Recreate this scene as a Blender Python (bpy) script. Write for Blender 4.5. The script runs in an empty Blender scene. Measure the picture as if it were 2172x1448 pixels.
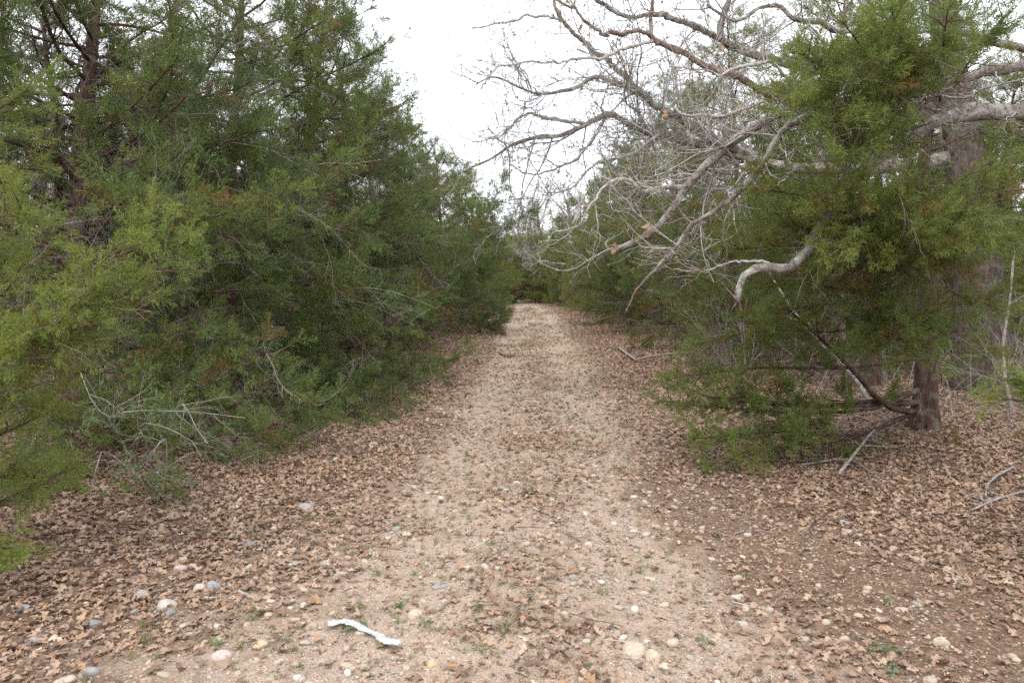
import bpy, math, random
import numpy as np
from math import radians as R_

rng = np.random.default_rng(7)
random.seed(7)
scene = bpy.context.scene
COL = scene.collection

# ------------------------------------------------------------------ camera, sky, sun, exposure
CAM_H, PITCH, FPX = 1.55, R_(-4.9), 1568.0
cam_d = bpy.data.cameras.new('camera')
cam_d.sensor_width = 36.0
cam_d.lens = 36.0 * FPX / 2172.0
cam_d.clip_start, cam_d.clip_end = 0.05, 2000.0
cam = bpy.data.objects.new('camera', cam_d)
cam.location = (0, 0, CAM_H)
cam.rotation_euler = (R_(90) + PITCH, 0, 0)
COL.objects.link(cam)
scene.camera = cam

SUN_EL, SUN_AZ = R_(58), R_(200)       # high veiled sun, a little behind and left of the camera
world = bpy.data.worlds.new('World')
scene.world = world
world.use_nodes = True
wn, wl = world.node_tree.nodes, world.node_tree.links
wn.clear()
wo = wn.new('ShaderNodeOutputWorld'); bg = wn.new('ShaderNodeBackground')
sky = wn.new('ShaderNodeTexSky'); sky.sky_type = 'NISHITA'; sky.sun_disc = False
sky.sun_elevation = SUN_EL; sky.sun_rotation = SUN_AZ
sky.air_density = 1.0; sky.dust_density = 3.0
# an overcast deck: pale cloud over most of the clear sky, slightly uneven
tc = wn.new('ShaderNodeTexCoord'); nz = wn.new('ShaderNodeTexNoise')
nz.inputs['Scale'].default_value = 2.2; nz.inputs['Detail'].default_value = 4
cr = wn.new('ShaderNodeValToRGB')
cr.color_ramp.elements[0].position = 0.25; cr.color_ramp.elements[0].color = (9.0, 9.5, 10.4, 1)
cr.color_ramp.elements[1].position = 0.75; cr.color_ramp.elements[1].color = (12.0, 12.2, 12.5, 1)
mx = wn.new('ShaderNodeMixRGB'); mx.inputs[0].default_value = 0.86
wl.new(tc.outputs['Generated'], nz.inputs['Vector']); wl.new(nz.outputs['Fac'], cr.inputs[0])
wl.new(sky.outputs[0], mx.inputs[1]); wl.new(cr.outputs[0], mx.inputs[2])
wl.new(mx.outputs[0], bg.inputs[0]); bg.inputs[1].default_value = 0.11
wl.new(bg.outputs[0], wo.inputs[0])

sun_d = bpy.data.lights.new('sun', 'SUN')
sun_d.energy = 1.3; sun_d.angle = R_(28); sun_d.color = (1.0, 0.96, 0.9)
sun = bpy.data.objects.new('sun', sun_d)
sun.rotation_euler = (R_(90) - SUN_EL, 0, R_(180) - SUN_AZ)
COL.objects.link(sun)

scene.view_settings.view_transform = 'Standard'
scene.view_settings.look = 'None'
scene.view_settings.exposure = 1.12
scene.view_settings.gamma = 1.0
scene.view_settings.use_curve_mapping = False
scene.cycles.max_bounces = 6
scene.cycles.diffuse_bounces = 4
scene.cycles.transmission_bounces = 3
scene.cycles.glossy_bounces = 2
scene.cycles.transparent_max_bounces = 4
scene.cycles.use_denoising = False

# ------------------------------------------------------------------ helpers
def at(px, py, d):
    """the point seen at photograph pixel (px, py) at forward distance d"""
    u, v = (px - 1086) / FPX, (724 - py) / FPX
    c, s = math.cos(PITCH), math.sin(PITCH)
    dy, dz = c - s * v, s + c * v
    k = d / dy
    return np.array([u * k, d, CAM_H + dz * k])

def unit(v):
    return v / np.maximum(np.linalg.norm(v, axis=-1, keepdims=True), 1e-9)

def path_x(y):
    y = np.asarray(y, float)
    return 0.034 * y - 0.00012 * y * y - .004 * np.maximum(y - 28, 0) ** 2 * (y < 80)

def gz(x, y):
    """height of the ground"""
    x = np.asarray(x, float); y = np.asarray(y, float)
    z = 0.035 * np.sin(0.9 * x + 0.3 * y + 1) * np.sin(0.55 * y - 0.4 * x) + 0.02 * np.sin(2.3 * x - 1.1 * y) + 0.012 * np.sin(3.7 * y + 1.9 * x + 2)
    dx = x - path_x(y)
    z = z - 0.035 * (np.exp(-((dx - .58) / .28) ** 2) + np.exp(-((dx + .58) / .28) ** 2)) * (y > 0)
    z = z + 0.10 * (1 - np.exp(-(np.maximum(np.abs(dx) - 1.6, 0) / 2.0) ** 2))
    return z * np.clip(1.2 - np.abs(y) / 300, 0, 1)

def mesh_np(name, V, quads=None, tris=None, mats=(), smooth=True, uv=None):
    me = bpy.data.meshes.new(name)
    V = np.asarray(V, np.float32).reshape(-1, 3)
    q = np.zeros((0, 4), np.int32) if quads is None else np.asarray(quads, np.int32).reshape(-1, 4)
    t = np.zeros((0, 3), np.int32) if tris is None else np.asarray(tris, np.int32).reshape(-1, 3)
    me.vertices.add(len(V)); me.vertices.foreach_set('co', V.ravel())
    nl = q.size + t.size
    me.loops.add(nl); me.loops.foreach_set('vertex_index', np.concatenate([q.ravel(), t.ravel()]))
    me.polygons.add(len(q) + len(t))
    st = np.concatenate([np.arange(len(q)) * 4, q.size + np.arange(len(t)) * 3]).astype(np.int32)
    me.polygons.foreach_set('loop_start', st)
    if smooth: me.polygons.foreach_set('use_smooth', np.ones(len(st), bool))
    for m in mats: me.materials.append(m)
    me.update(calc_edges=True)
    return me

def tubes(P, Rad, k=5, cap=False):
    """P (M,N,3), Rad (M,N) -> verts, quads of M open tubes"""
    P = np.asarray(P, float); Rad = np.asarray(Rad, float)
    M, N, _ = P.shape
    T = np.empty_like(P)
    T[:, 1:-1] = P[:, 2:] - P[:, :-2]; T[:, 0] = P[:, 1] - P[:, 0]; T[:, -1] = P[:, -1] - P[:, -2]
    T = unit(T)
    ref = np.zeros((M, 3)); ref[np.arange(M), np.argmin(np.abs(unit(P[:, -1] - P[:, 0])), axis=1)] = 1
    A = unit(np.cross(T, ref[:, None, :])); B = np.cross(T, A)
    an = np.arange(k) * 2 * np.pi / k
    V = P[:, :, None, :] + Rad[:, :, None, None] * (np.cos(an)[None, None, :, None] * A[:, :, None, :] + np.sin(an)[None, None, :, None] * B[:, :, None, :])
    V = V.reshape(-1, 3)
    m = np.arange(M)[:, None, None] * N * k; i = np.arange(N - 1)[None, :, None] * k; j = np.arange(k)[None, None, :]; j2 = (j + 1) % k
    Q = np.stack([m + i + j, m + i + j2, m + i + k + j2, m + i + k + j], -1).reshape(-1, 4)
    return V, Q

class MB:
    def __init__(s): s.V = []; s.Q = []; s.n = 0
    def add(s, VQ):
        V, Q = VQ
        s.V.append(V); s.Q.append(Q + s.n); s.n += len(V)
    def mesh(s, name, mat, base=None, smooth=True):
        V = np.concatenate(s.V)
        if base is not None: V = V - np.asarray(base)
        return mesh_np(name, V, quads=np.concatenate(s.Q), mats=[mat], smooth=smooth)

def link(name, me, parent=None, loc=None):
    o = bpy.data.objects.new(name, me); COL.objects.link(o)
    if parent is not None: o.parent = parent
    if loc is not None: o.location = loc
    return o

def tag(o, label=None, cat=None, group=None, kind=None):
    if label: o['label'] = label
    if cat: o['category'] = cat
    if group: o['group'] = group
    if kind: o['kind'] = kind
    return o

def empty(name, loc):
    o = bpy.data.objects.new(name, None); COL.objects.link(o); o.location = loc
    o.empty_display_size = 0.2
    return o

def resample(P, n):
    """smooth a coarse polyline to n points (Catmull-Rom)"""
    P = np.asarray(P, float)
    Q = np.vstack([2 * P[0] - P[1], P, 2 * P[-1] - P[-2]])
    seg = np.linalg.norm(np.diff(P, axis=0), axis=1); L = np.concatenate([[0], np.cumsum(seg)])
    out = []
    for s in np.linspace(0, L[-1], n):
        i = min(np.searchsorted(L, s, side='right') - 1, len(P) - 2); t = (s - L[i]) / max(seg[i], 1e-9)
        a, b, c, d = Q[i], Q[i + 1], Q[i + 2], Q[i + 3]
        out.append(0.5 * (2 * b + (c - a) * t + (2 * a - 5 * b + 4 * c - d) * t * t + (3 * b - a - 3 * c + d) * t ** 3))
    return np.array(out)

def grow(S, D, L, N=7, wander=0.15, grav=0.0):
    S = np.asarray(S, float); D = unit(np.asarray(D, float)); M = len(S)
    L = np.broadcast_to(np.asarray(L, float), (M,)); grav = np.broadcast_to(np.asarray(grav, float), (M,))
    P = np.empty((M, N, 3)); P[:, 0] = S
    for i in range(1, N):
        D = D + rng.normal(0, wander, (M, 3)); D[:, 2] += grav
        D = unit(D)
        P[:, i] = P[:, i - 1] + D * (L / (N - 1))[:, None]
    return P

def sample(P, pi, t):
    N = P.shape[1]
    f = np.clip(t, 0, 0.9999) * (N - 1); i = f.astype(int); w = (f - i)[:, None]
    a = P[pi, i]; b = P[pi, i + 1]
    return a * (1 - w) + b * w, unit(b - a)

def side(T, ang, flat=1.0, up=0.0):
    Q = rng.normal(0, 1, T.shape); Q[:, 2] = Q[:, 2] * flat + up
    Q = Q - (Q * T).sum(1, keepdims=True) * T; Q = unit(Q)
    a = np.broadcast_to(np.asarray(ang, float), (len(T),))[:, None]
    return unit(np.cos(a) * T + np.sin(a) * Q)

def lens(P):
    return np.linalg.norm(np.diff(P, axis=1), axis=2).sum(1)

def eulers(X, roll):
    X = unit(X); up = np.tile([0, 0, 1.0], (len(X), 1))
    up[np.abs(X[:, 2]) > 0.98] = [1, 0, 0]
    Y = unit(np.cross(up, X)); Z = np.cross(X, Y)
    c, s = np.cos(roll)[:, None], np.sin(roll)[:, None]
    Y2 = c * Y + s * Z; Z2 = -s * Y + c * Z
    ry = -np.arcsin(np.clip(X[:, 2], -1, 1)); rx = np.arctan2(Y2[:, 2], Z2[:, 2]); rz = np.arctan2(X[:, 1], X[:, 0])
    return np.stack([rx, ry, rz], 1)

# ------------------------------------------------------------------ materials
def new_mat(name):
    m = bpy.data.materials.new(name); m.use_nodes = True
    nt = m.node_tree; nt.nodes.clear()
    return m, nt.nodes, nt.links

def ramp(n, stops):
    r = n.new('ShaderNodeValToRGB'); e = r.color_ramp.elements
    e[0].position, e[0].color = stops[0][0], (*stops[0][1], 1)
    e[1].position, e[1].color = stops[-1][0], (*stops[-1][1], 1)
    for p, c in stops[1:-1]:
        x = e.new(p); x.color = (*c, 1)
    return r

def foliage_mat(name, stops, brown=(0.17, 0.085, 0.03), transl=0.28, inst=True):
    m, n, l = new_mat(name)
    out = n.new('ShaderNodeOutputMaterial'); mixs = n.new('ShaderNodeMixShader'); mixs.inputs[0].default_value = transl
    pb = n.new('ShaderNodeBsdfPrincipled'); pb.inputs['Roughness'].default_value = 0.55
    pb.inputs['Specular IOR Level'].default_value = 0.25
    tr = n.new('ShaderNodeBsdfTranslucent')
    at1 = n.new('ShaderNodeAttribute'); at1.attribute_type = 'INSTANCER'; at1.attribute_name = 'tint'
    at2 = n.new('ShaderNodeAttribute'); at2.attribute_type = 'INSTANCER'; at2.attribute_name = 'brown'
    r = ramp(n, stops)
    mb = n.new('ShaderNodeMixRGB'); mb.inputs[2].default_value = (*brown, 1)
    l.new(at1.outputs['Fac'], r.inputs[0]); l.new(at2.outputs['Fac'], mb.inputs[0]); l.new(r.outputs[0], mb.inputs[1])
    l.new(mb.outputs[0], pb.inputs['Base Color']); l.new(mb.outputs[0], tr.inputs['Color'])
    l.new(pb.outputs[0], mixs.inputs[1]); l.new(tr.outputs[0], mixs.inputs[2]); l.new(mixs.outputs[0], out.inputs[0])
    return m

M_CEDAR = foliage_mat('cedar_foliage', [(0, (0.066, 0.112, 0.044)), (0.45, (0.120, 0.172, 0.050)), (0.75, (0.155, 0.200, 0.045)), (1, (0.21, 0.25, 0.052))], transl=0.36)
M_YAUPON = foliage_mat('small_leaf', [(0, (0.09, 0.14, 0.06)), (1, (0.19, 0.25, 0.12))], transl=0.3)

def bark_mat(name, dark, light, scale=(14, 14, 2.5), bump=0.6, lichen=0.0, kind='noise', fine=60):
    m, n, l = new_mat(name)
    out = n.new('ShaderNodeOutputMaterial'); pb = n.new('ShaderNodeBsdfPrincipled')
    pb.inputs['Roughness'].default_value = 0.85; pb.inputs['Specular IOR Level'].default_value = 0.2
    co = n.new('ShaderNodeTexCoord'); mp = n.new('ShaderNodeMapping'); mp.inputs['Scale'].default_value = scale
    l.new(co.outputs['Object'], mp.inputs[0])
    if kind == 'noise':
        a = n.new('ShaderNodeTexNoise'); a.inputs['Scale'].default_value = 1.0; a.inputs['Detail'].default_value = 6; a.inputs['Roughness'].default_value = 0.65
        l.new(mp.outputs[0], a.inputs['Vector']); h = a.outputs['Fac']
    else:
        w = n.new('ShaderNodeTexNoise'); w.inputs['Scale'].default_value = 1.5; w.inputs['Detail'].default_value = 3
        l.new(mp.outputs[0], w.inputs['Vector'])
        ad = n.new('ShaderNodeVectorMath'); ad.operation = 'MULTIPLY_ADD'; ad.inputs[1].default_value = (0.8, 0.8, 0.8)
        l.new(w.outputs['Color'], ad.inputs[0]); l.new(mp.outputs[0], ad.inputs[2])
        a = n.new('ShaderNodeTexVoronoi'); a.feature = 'DISTANCE_TO_EDGE'; a.inputs['Scale'].default_value = 1.0
        l.new(ad.outputs[0], a.inputs['Vector'])
        mr = n.new('ShaderNodeMapRange'); mr.inputs[1].default_value = 0.0; mr.inputs[2].default_value = 0.13; l.new(a.outputs['Distance'], mr.inputs[0]); h = mr.outputs[0]
    r = ramp(n, [(0.28, dark), (0.72, light)]); l.new(h, r.inputs[0])
    f = n.new('ShaderNodeTexNoise'); f.inputs['Scale'].default_value = fine; f.inputs['Detail'].default_value = 3
    l.new(co.outputs['Object'], f.inputs['Vector'])
    mm = n.new('ShaderNodeMixRGB'); mm.blend_type = 'OVERLAY'; mm.inputs[0].default_value = 0.55
    l.new(r.outputs[0], mm.inputs[1]); l.new(f.outputs['Fac'], mm.inputs[2]); c = mm.outputs[0]
    if lichen:
        q = n.new('ShaderNodeTexNoise'); q.inputs['Scale'].default_value = 9; q.inputs['Detail'].default_value = 5
        l.new(co.outputs['Object'], q.inputs['Vector'])
        qr = ramp(n, [(0.5, (0, 0, 0)), (0.62, (lichen, lichen, lichen))]); l.new(q.outputs['Fac'], qr.inputs[0])
        ml = n.new('ShaderNodeMixRGB'); ml.inputs[2].default_value = (0.42, 0.44, 0.40, 1)
        l.new(qr.outputs[0], ml.inputs[0]); l.new(c, ml.inputs[1]); c = ml.outputs[0]
    l.new(c, pb.inputs['Base Color'])
    b = n.new('ShaderNodeBump'); b.inputs['Strength'].default_value = bump; b.inputs['Distance'].default_value = 0.03
    l.new(h, b.inputs['Height']); l.new(b.outputs[0], pb.inputs['Normal'])
    l.new(pb.outputs[0], out.inputs[0])
    return m

M_CEDARBARK = bark_mat('cedar_bark', (0.028, 0.014, 0.010), (0.115, 0.062, 0.044), scale=(38, 38, 4), lichen=0.15)
M_CEDARTWIG = bark_mat('cedar_twig', (0.06, 0.034, 0.024), (0.20, 0.13, 0.10), scale=(20, 20, 20))
M_DEADTWIG = bark_mat('dead_twig', (0.13, 0.105, 0.09), (0.36, 0.32, 0.29), scale=(15, 15, 15))
M_OAKBARK = bark_mat('oak_bark', (0.024, 0.017, 0.013), (0.155, 0.12, 0.096), scale=(26, 26, 6.5), bump=1.0, kind='noise', lichen=0.12)
M_OAKLIMB = bark_mat('oak_limb_bark', (0.05, 0.037, 0.03), (0.32, 0.27, 0.235), scale=(40, 40, 40), bump=0.9, lichen=0.5, fine=60)
M_OAKBROWN = bark_mat('oak_limb_brown_bark', (0.07, 0.04, 0.03), (0.25, 0.17, 0.13), scale=(40, 40, 40), bump=0.8, lichen=0.35)
M_OAKTWIG = bark_mat('oak_twig', (0.17, 0.15, 0.135), (0.42, 0.39, 0.36), scale=(18, 18, 18), lichen=0.3)
M_FAROAK = bark_mat('far_oak_twig', (0.20, 0.18, 0.165), (0.42, 0.39, 0.36), scale=(6, 6, 6))

def random_mat(name, stops, rough=0.8, bumpscale=60, bump=0.3, transl=0.0, spotty=0.35):
    m, n, l = new_mat(name)
    out = n.new('ShaderNodeOutputMaterial'); pb = n.new('ShaderNodeBsdfPrincipled')
    pb.inputs['Roughness'].default_value = rough; pb.inputs['Specular IOR Level'].default_value = 0.25
    oi = n.new('ShaderNodeObjectInfo'); r = ramp(n, stops); l.new(oi.outputs['Random'], r.inputs[0])
    co = n.new('ShaderNodeTexCoord'); f = n.new('ShaderNodeTexNoise'); f.inputs['Scale'].default_value = bumpscale; f.inputs['Detail'].default_value = 4
    l.new(co.outputs['Object'], f.inputs['Vector'])
    mm = n.new('ShaderNodeMixRGB'); mm.blend_type = 'OVERLAY'; mm.inputs[0].default_value = spotty
    l.new(r.outputs[0], mm.inputs[1]); l.new(f.outputs['Fac'], mm.inputs[2]); l.new(mm.outputs[0], pb.inputs['Base Color'])
    b = n.new('ShaderNodeBump'); b.inputs['Strength'].default_value = bump; b.inputs['Distance'].default_value = 0.01
    l.new(f.outputs['Fac'], b.inputs['Height']); l.new(b.outputs[0], pb.inputs['Normal'])
    if transl:
        tr = n.new('ShaderNodeBsdfTranslucent'); mx = n.new('ShaderNodeMixShader'); mx.inputs[0].default_value = transl
        l.new(mm.outputs[0], tr.inputs[0]); l.new(pb.outputs[0], mx.inputs[1]); l.new(tr.outputs[0], mx.inputs[2]); l.new(mx.outputs[0], out.inputs[0])
    else: l.new(pb.outputs[0], out.inputs[0])
    return m

M_LEAF = random_mat('dry_oak_leaf', [(0, (0.15, 0.095, 0.066)), (0.18, (0.23, 0.148, 0.102)), (0.55, (0.31, 0.207, 0.147)), (0.82, (0.38, 0.268, 0.193)), (0.93, (0.33, 0.195, 0.11)), (1, (0.46, 0.38, 0.30))], rough=0.7, transl=0.12, bumpscale=30)
M_STONE = random_mat('pebble_stone', [(0, (0.31, 0.25, 0.195)), (0.3, (0.37, 0.30, 0.22)), (0.45, (0.22, 0.20, 0.185)), (0.6, (0.39, 0.335, 0.27)), (0.75, (0.29, 0.20, 0.145)), (0.88, (0.44, 0.395, 0.34)), (1, (0.33, 0.25, 0.20))], rough=0.75, bumpscale=25)
M_GRASS = random_mat('short_grass', [(0, (0.30, 0.25, 0.16)), (0.45, (0.24, 0.22, 0.12)), (0.7, (0.15, 0.20, 0.07)), (1, (0.10, 0.18, 0.05))], rough=0.7, transl=0.25)
M_STRAW = random_mat('straw_bits', [(0, (0.16, 0.11, 0.08)), (0.5, (0.36, 0.29, 0.22)), (1, (0.52, 0.46, 0.38))], rough=0.8)
M_WEED = random_mat('ground_weed', [(0, (0.13, 0.16, 0.08)), (1, (0.19, 0.21, 0.12))], rough=0.6, transl=0.2)

def stone_mat(name, c1, c2, sc=12):
    m, n, l = new_mat(name)
    out = n.new('ShaderNodeOutputMaterial'); pb = n.new('ShaderNodeBsdfPrincipled'); pb.inputs['Roughness'].default_value = 0.8
    pb.inputs['Specular IOR Level'].default_value = 0.3
    co = n.new('ShaderNodeTexCoord'); f = n.new('ShaderNodeTexNoise'); f.inputs['Scale'].default_value = sc; f.inputs['Detail'].default_value = 7; f.inputs['Roughness'].default_value = 0.7
    l.new(co.outputs['Object'], f.inputs['Vector']); r = ramp(n, [(0.35, c1), (0.65, c2)]); l.new(f.outputs['Fac'], r.inputs[0]); l.new(r.outputs[0], pb.inputs['Base Color'])
    b = n.new('ShaderNodeBump'); b.inputs['Strength'].default_value = 0.4; b.inputs['Distance'].default_value = 0.01
    l.new(f.outputs['Fac'], b.inputs['Height']); l.new(b.outputs[0], pb.inputs['Normal']); l.new(pb.outputs[0], out.inputs[0])
    return m
ST = {
    'grey': stone_mat('grey_stone', (0.19, 0.17, 0.15), (0.34, 0.315, 0.29)),
    'dark': stone_mat('dark_grey_stone', (0.13, 0.125, 0.12), (0.25, 0.24, 0.22)),
    'white': stone_mat('white_stone', (0.27, 0.235, 0.20), (0.46, 0.425, 0.375)),
    'pink': stone_mat('pink_stone', (0.30, 0.23, 0.20), (0.50, 0.42, 0.38)),
    'tan': stone_mat('tan_stone', (0.29, 0.23, 0.17), (0.47, 0.40, 0.31)),
    'brown': stone_mat('brown_stone', (0.20, 0.13, 0.085), (0.36, 0.24, 0.16)),
    'blue': stone_mat('bluish_stone', (0.18, 0.173, 0.17), (0.32, 0.31, 0.305)),
    'yellow': stone_mat('yellow_stone', (0.32, 0.24, 0.14), (0.47, 0.38, 0.25)),
}

def ground_mat():
    m, n, l = new_mat('gravel_and_soil')
    out = n.new('ShaderNodeOutputMaterial'); pb = n.new('ShaderNodeBsdfPrincipled')
    pb.inputs['Roughness'].default_value = 0.95; pb.inputs['Specular IOR Level'].default_value = 0.15
    co = n.new('ShaderNodeTexCoord'); a = n.new('ShaderNodeAttribute'); a.attribute_name = 'gravel'
    n1 = n.new('ShaderNodeTexNoise'); n1.inputs['Scale'].default_value = 2.2; n1.inputs['Detail'].default_value = 8; n1.inputs['Roughness'].default_value = 0.68
    l.new(co.outputs['Object'], n1.inputs['Vector'])
    v = n.new('ShaderNodeTexVoronoi'); v.inputs['Scale'].default_value = 75; l.new(co.outputs['Object'], v.inputs['Vector'])
    v2 = n.new('ShaderNodeTexVoronoi'); v2.inputs['Scale'].default_value = 190; l.new(co.outputs['Object'], v2.inputs['Vector'])
    # gravel colours
    sv = n.new('ShaderNodeSeparateColor'); l.new(v2.outputs['Color'], sv.inputs[0])
    g = ramp(n, [(0, (0.235, 0.17, 0.13)), (0.35, (0.33, 0.25, 0.195)), (0.7, (0.43, 0.34, 0.265)), (0.9, (0.34, 0.235, 0.17)), (1, (0.60, 0.53, 0.45))]); l.new(sv.outputs[0], g.inputs[0])
    # soil and crumbled litter colours
    sv1 = n.new('ShaderNodeSeparateColor'); l.new(v.outputs['Color'], sv1.inputs[0])
    d = ramp(n, [(0, (0.105, 0.065, 0.045)), (0.6, (0.17, 0.105, 0.07)), (0.88, (0.23, 0.15, 0.10)), (1, (0.36, 0.27, 0.2))]); l.new(sv1.outputs[0], d.inputs[0])
    d2 = n.new('ShaderNodeMixRGB'); d2.inputs[0].default_value = 0.45; l.new(d.outputs[0], d2.inputs[1])
    d3 = ramp(n, [(0, (0.10, 0.062, 0.043)), (0.9, (0.19, 0.12, 0.082)), (1, (0.40, 0.32, 0.25))]); l.new(sv.outputs[1], d3.inputs[0]); l.new(d3.outputs[0], d2.inputs[2])
    # mask
    ad = n.new('ShaderNodeMath'); ad.operation = 'ADD'; l.new(a.outputs['Fac'], ad.inputs[0])
    sb = n.new('ShaderNodeMath'); sb.operation = 'MULTIPLY_ADD'; sb.inputs[1].default_value = 1.5; sb.inputs[2].default_value = -0.75
    l.new(n1.outputs['Fac'], sb.inputs[0]); l.new(sb.outputs[0], ad.inputs[1])
    mr = n.new('ShaderNodeMapRange'); mr.inputs[1].default_value = 0.3; mr.inputs[2].default_value = 0.7; l.new(ad.outputs[0], mr.inputs[0])
    mix = n.new('ShaderNodeMixRGB'); l.new(mr.outputs[0], mix.inputs[0]); l.new(d2.outputs[0], mix.inputs[1]); l.new(g.outputs[0], mix.inputs[2])
    l.new(mix.outputs[0], pb.inputs['Base Color'])
    b = n.new('ShaderNodeBump'); b.inputs['Strength'].default_value = 0.8; b.inputs['Distance'].default_value = 0.008
    n2 = n.new('ShaderNodeTexNoise'); n2.inputs['Scale'].default_value = 60; n2.inputs['Detail'].default_value = 5; l.new(co.outputs['Object'], n2.inputs['Vector'])
    ma = n.new('ShaderNodeMath'); ma.operation = 'SUBTRACT'; l.new(n2.outputs['Fac'], ma.inputs[0]); l.new(v2.outputs['Distance'], ma.inputs[1])
    l.new(ma.outputs[0], b.inputs['Height']); l.new(b.outputs[0], pb.inputs['Normal']); l.new(pb.outputs[0], out.inputs[0])
    return m
M_GROUND = ground_mat()

# ------------------------------------------------------------------ masks on the ground
def vnoise(x, y, s, seed=0):
    """smooth value noise 0..1"""
    r = np.random.default_rng(100 + seed).random((64, 64))
    X, Y = np.asarray(x) * s + 1000, np.asarray(y) * s + 1000
    i, j = np.floor(X).astype(int), np.floor(Y).astype(int); u, v = X - i, Y - j
    u = u * u * (3 - 2 * u); v = v * v * (3 - 2 * v)
    g = lambda a, b: r[a % 64, b % 64]
    return (g(i, j) * (1 - u) + g(i + 1, j) * u) * (1 - v) + (g(i, j + 1) * (1 - u) + g(i + 1, j + 1) * u) * v

def segd(x, y, a, b):
    a, b = np.array(a, float), np.array(b, float); ab = b - a
    t = np.clip(((x - a[0]) * ab[0] + (y - a[1]) * ab[1]) / (ab @ ab), 0, 1)
    return np.hypot(x - a[0] - t * ab[0], y - a[1] - t * ab[1])

def bare(x, y):
    """0..1: bare brown soil where few leaves lie (bottom corners of the clearing)"""
    b1 = np.exp(-(segd(x, y, (1.15, 5.2), (2.2, 2.5)) / 0.72) ** 2)
    b2 = np.exp(-(segd(x, y, (-3.2, 2.2), (-0.9, 2.6)) / 0.45) ** 2)
    b3 = np.exp(-(segd(x, y, (-3.2, 1.0), (3.2, 1.6)) / 0.9) ** 2)
    return np.clip(np.maximum(np.maximum(b1, b2), b3), 0, 1)

def gravel(x, y):
    dx = x - path_x(y)
    w = 1.42 + 0.45 * np.clip((6 - y) / 3.5, 0, 1)
    g = 1 / (1 + np.exp((np.abs(dx + 0.15 * np.clip((6 - y) / 4, 0, 1)) - w) * 2.6))
    tr = np.exp(-((dx - .58) / .3) ** 2) + np.exp(-((dx + .58) / .3) ** 2)
    g = g * (0.62 + 0.35 * tr)
    return g * (1 - 0.75 * np.exp(-(segd(x, y, (1.2, 5.3), (2.1, 2.7)) / 0.5) ** 2))

def leafd(x, y):
    """relative density of fallen leaves 0..1"""
    g = gravel(x, y)
    n = vnoise(x, y, 1.6, 3) * 0.55 + vnoise(x, y, 4.5, 4) * 0.45
    d = (1 - 0.93 * np.clip(g * 1.25, 0, 1)) * (1 - 0.955 * bare(x, y))
    mid = 0.25 + 0.5 * np.exp(-((x - path_x(y)) / .3) ** 2)
    return np.clip(d * (0.55 + 0.9 * n) + .42 * mid * np.clip((n - .46) * 5, 0, 1) * (1 - 0.7 * bare(x, y)), 0.045, 1)

# ------------------------------------------------------------------ ground sheet
def axis(lo, hi, near, step, grow_=1.14):
    a = [0.0]; s = step
    while a[-1] < hi:
        if a[-1] > near: s *= grow_
        a.append(a[-1] + s)
    b = [0.0]; s = step
    while b[-1] > lo:
        if -b[-1] > near: s *= grow_
        b.append(b[-1] - s)
    return np.array(b[::-1][:-1] + a)
gx = axis(-600, 600, 5, 0.07); gy = axis(-300, 900, 9, 0.07)
GX, GY = np.meshgrid(gx, gy)
GZ = gz(GX, GY) + 0.012 * (vnoise(GX, GY, 6, 1) - 0.5) + 0.008 * (vnoise(GX, GY, 13, 2) - .5)
nx, ny = len(gx), len(gy)
ii = (np.arange(ny - 1)[:, None] * nx + np.arange(nx - 1)[None, :]).ravel()
me = mesh_np('ground', np.stack([GX, GY, GZ], -1).reshape(-1, 3), quads=np.stack([ii, ii + 1, ii + 1 + nx, ii + nx], 1), mats=[M_GROUND])
at_ = me.attributes.new('gravel', 'FLOAT', 'POINT'); at_.data.foreach_set('value', gravel(GX, GY).ravel().astype(np.float32))
ground = link('ground', me); tag(ground, 'gravel track and soil floor of the woodland clearing', kind='structure')

# ------------------------------------------------------------------ templates (data for scattering; never linked to the scene)
TEMPL = {}
def template_set(key, meshes):
    c = bpy.data.collections.new('set_' + key)
    for i, me in enumerate(meshes):
        o = bpy.data.objects.new('%s_%02d' % (key, i), me); c.objects.link(o)
    TEMPL[key] = (c, len(meshes), meshes)
    ng = bpy.data.node_groups.new('scatter_' + key, 'GeometryNodeTree')
    ng.interface.new_socket('Geometry', in_out='INPUT', socket_type='NodeSocketGeometry')
    ng.interface.new_socket('Geometry', in_out='OUTPUT', socket_type='NodeSocketGeometry')
    n, l = ng.nodes, ng.links
    gi, go = n.new('NodeGroupInput'), n.new('NodeGroupOutput')
    ci = n.new('GeometryNodeCollectionInfo'); ci.inputs['Collection'].default_value = c
    ci.inputs['Separate Children'].default_value = True; ci.inputs['Reset Children'].default_value = True
    ip = n.new('GeometryNodeInstanceOnPoints'); ip.inputs['Pick Instance'].default_value = True
    def named(nm, t):
        a = n.new('GeometryNodeInputNamedAttribute'); a.data_type = t; a.inputs['Name'].default_value = nm
        return [s for s in a.outputs if s.enabled and s.name == 'Attribute'][0]
    er = n.new('FunctionNodeEulerToRotation')
    l.new(named('rot', 'FLOAT_VECTOR'), er.inputs[0]); l.new(er.outputs[0], ip.inputs['Rotation'])
    l.new(named('scl', 'FLOAT_VECTOR'), ip.inputs['Scale']); l.new(named('idx', 'INT'), ip.inputs['Instance Index'])
    l.new(gi.outputs[0], ip.inputs['Points']); l.new(ci.outputs[0], ip.inputs['Instance']); l.new(ip.outputs[0], go.inputs[0])
    TEMPL[key] = (c, len(meshes), meshes, ng)

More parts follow.
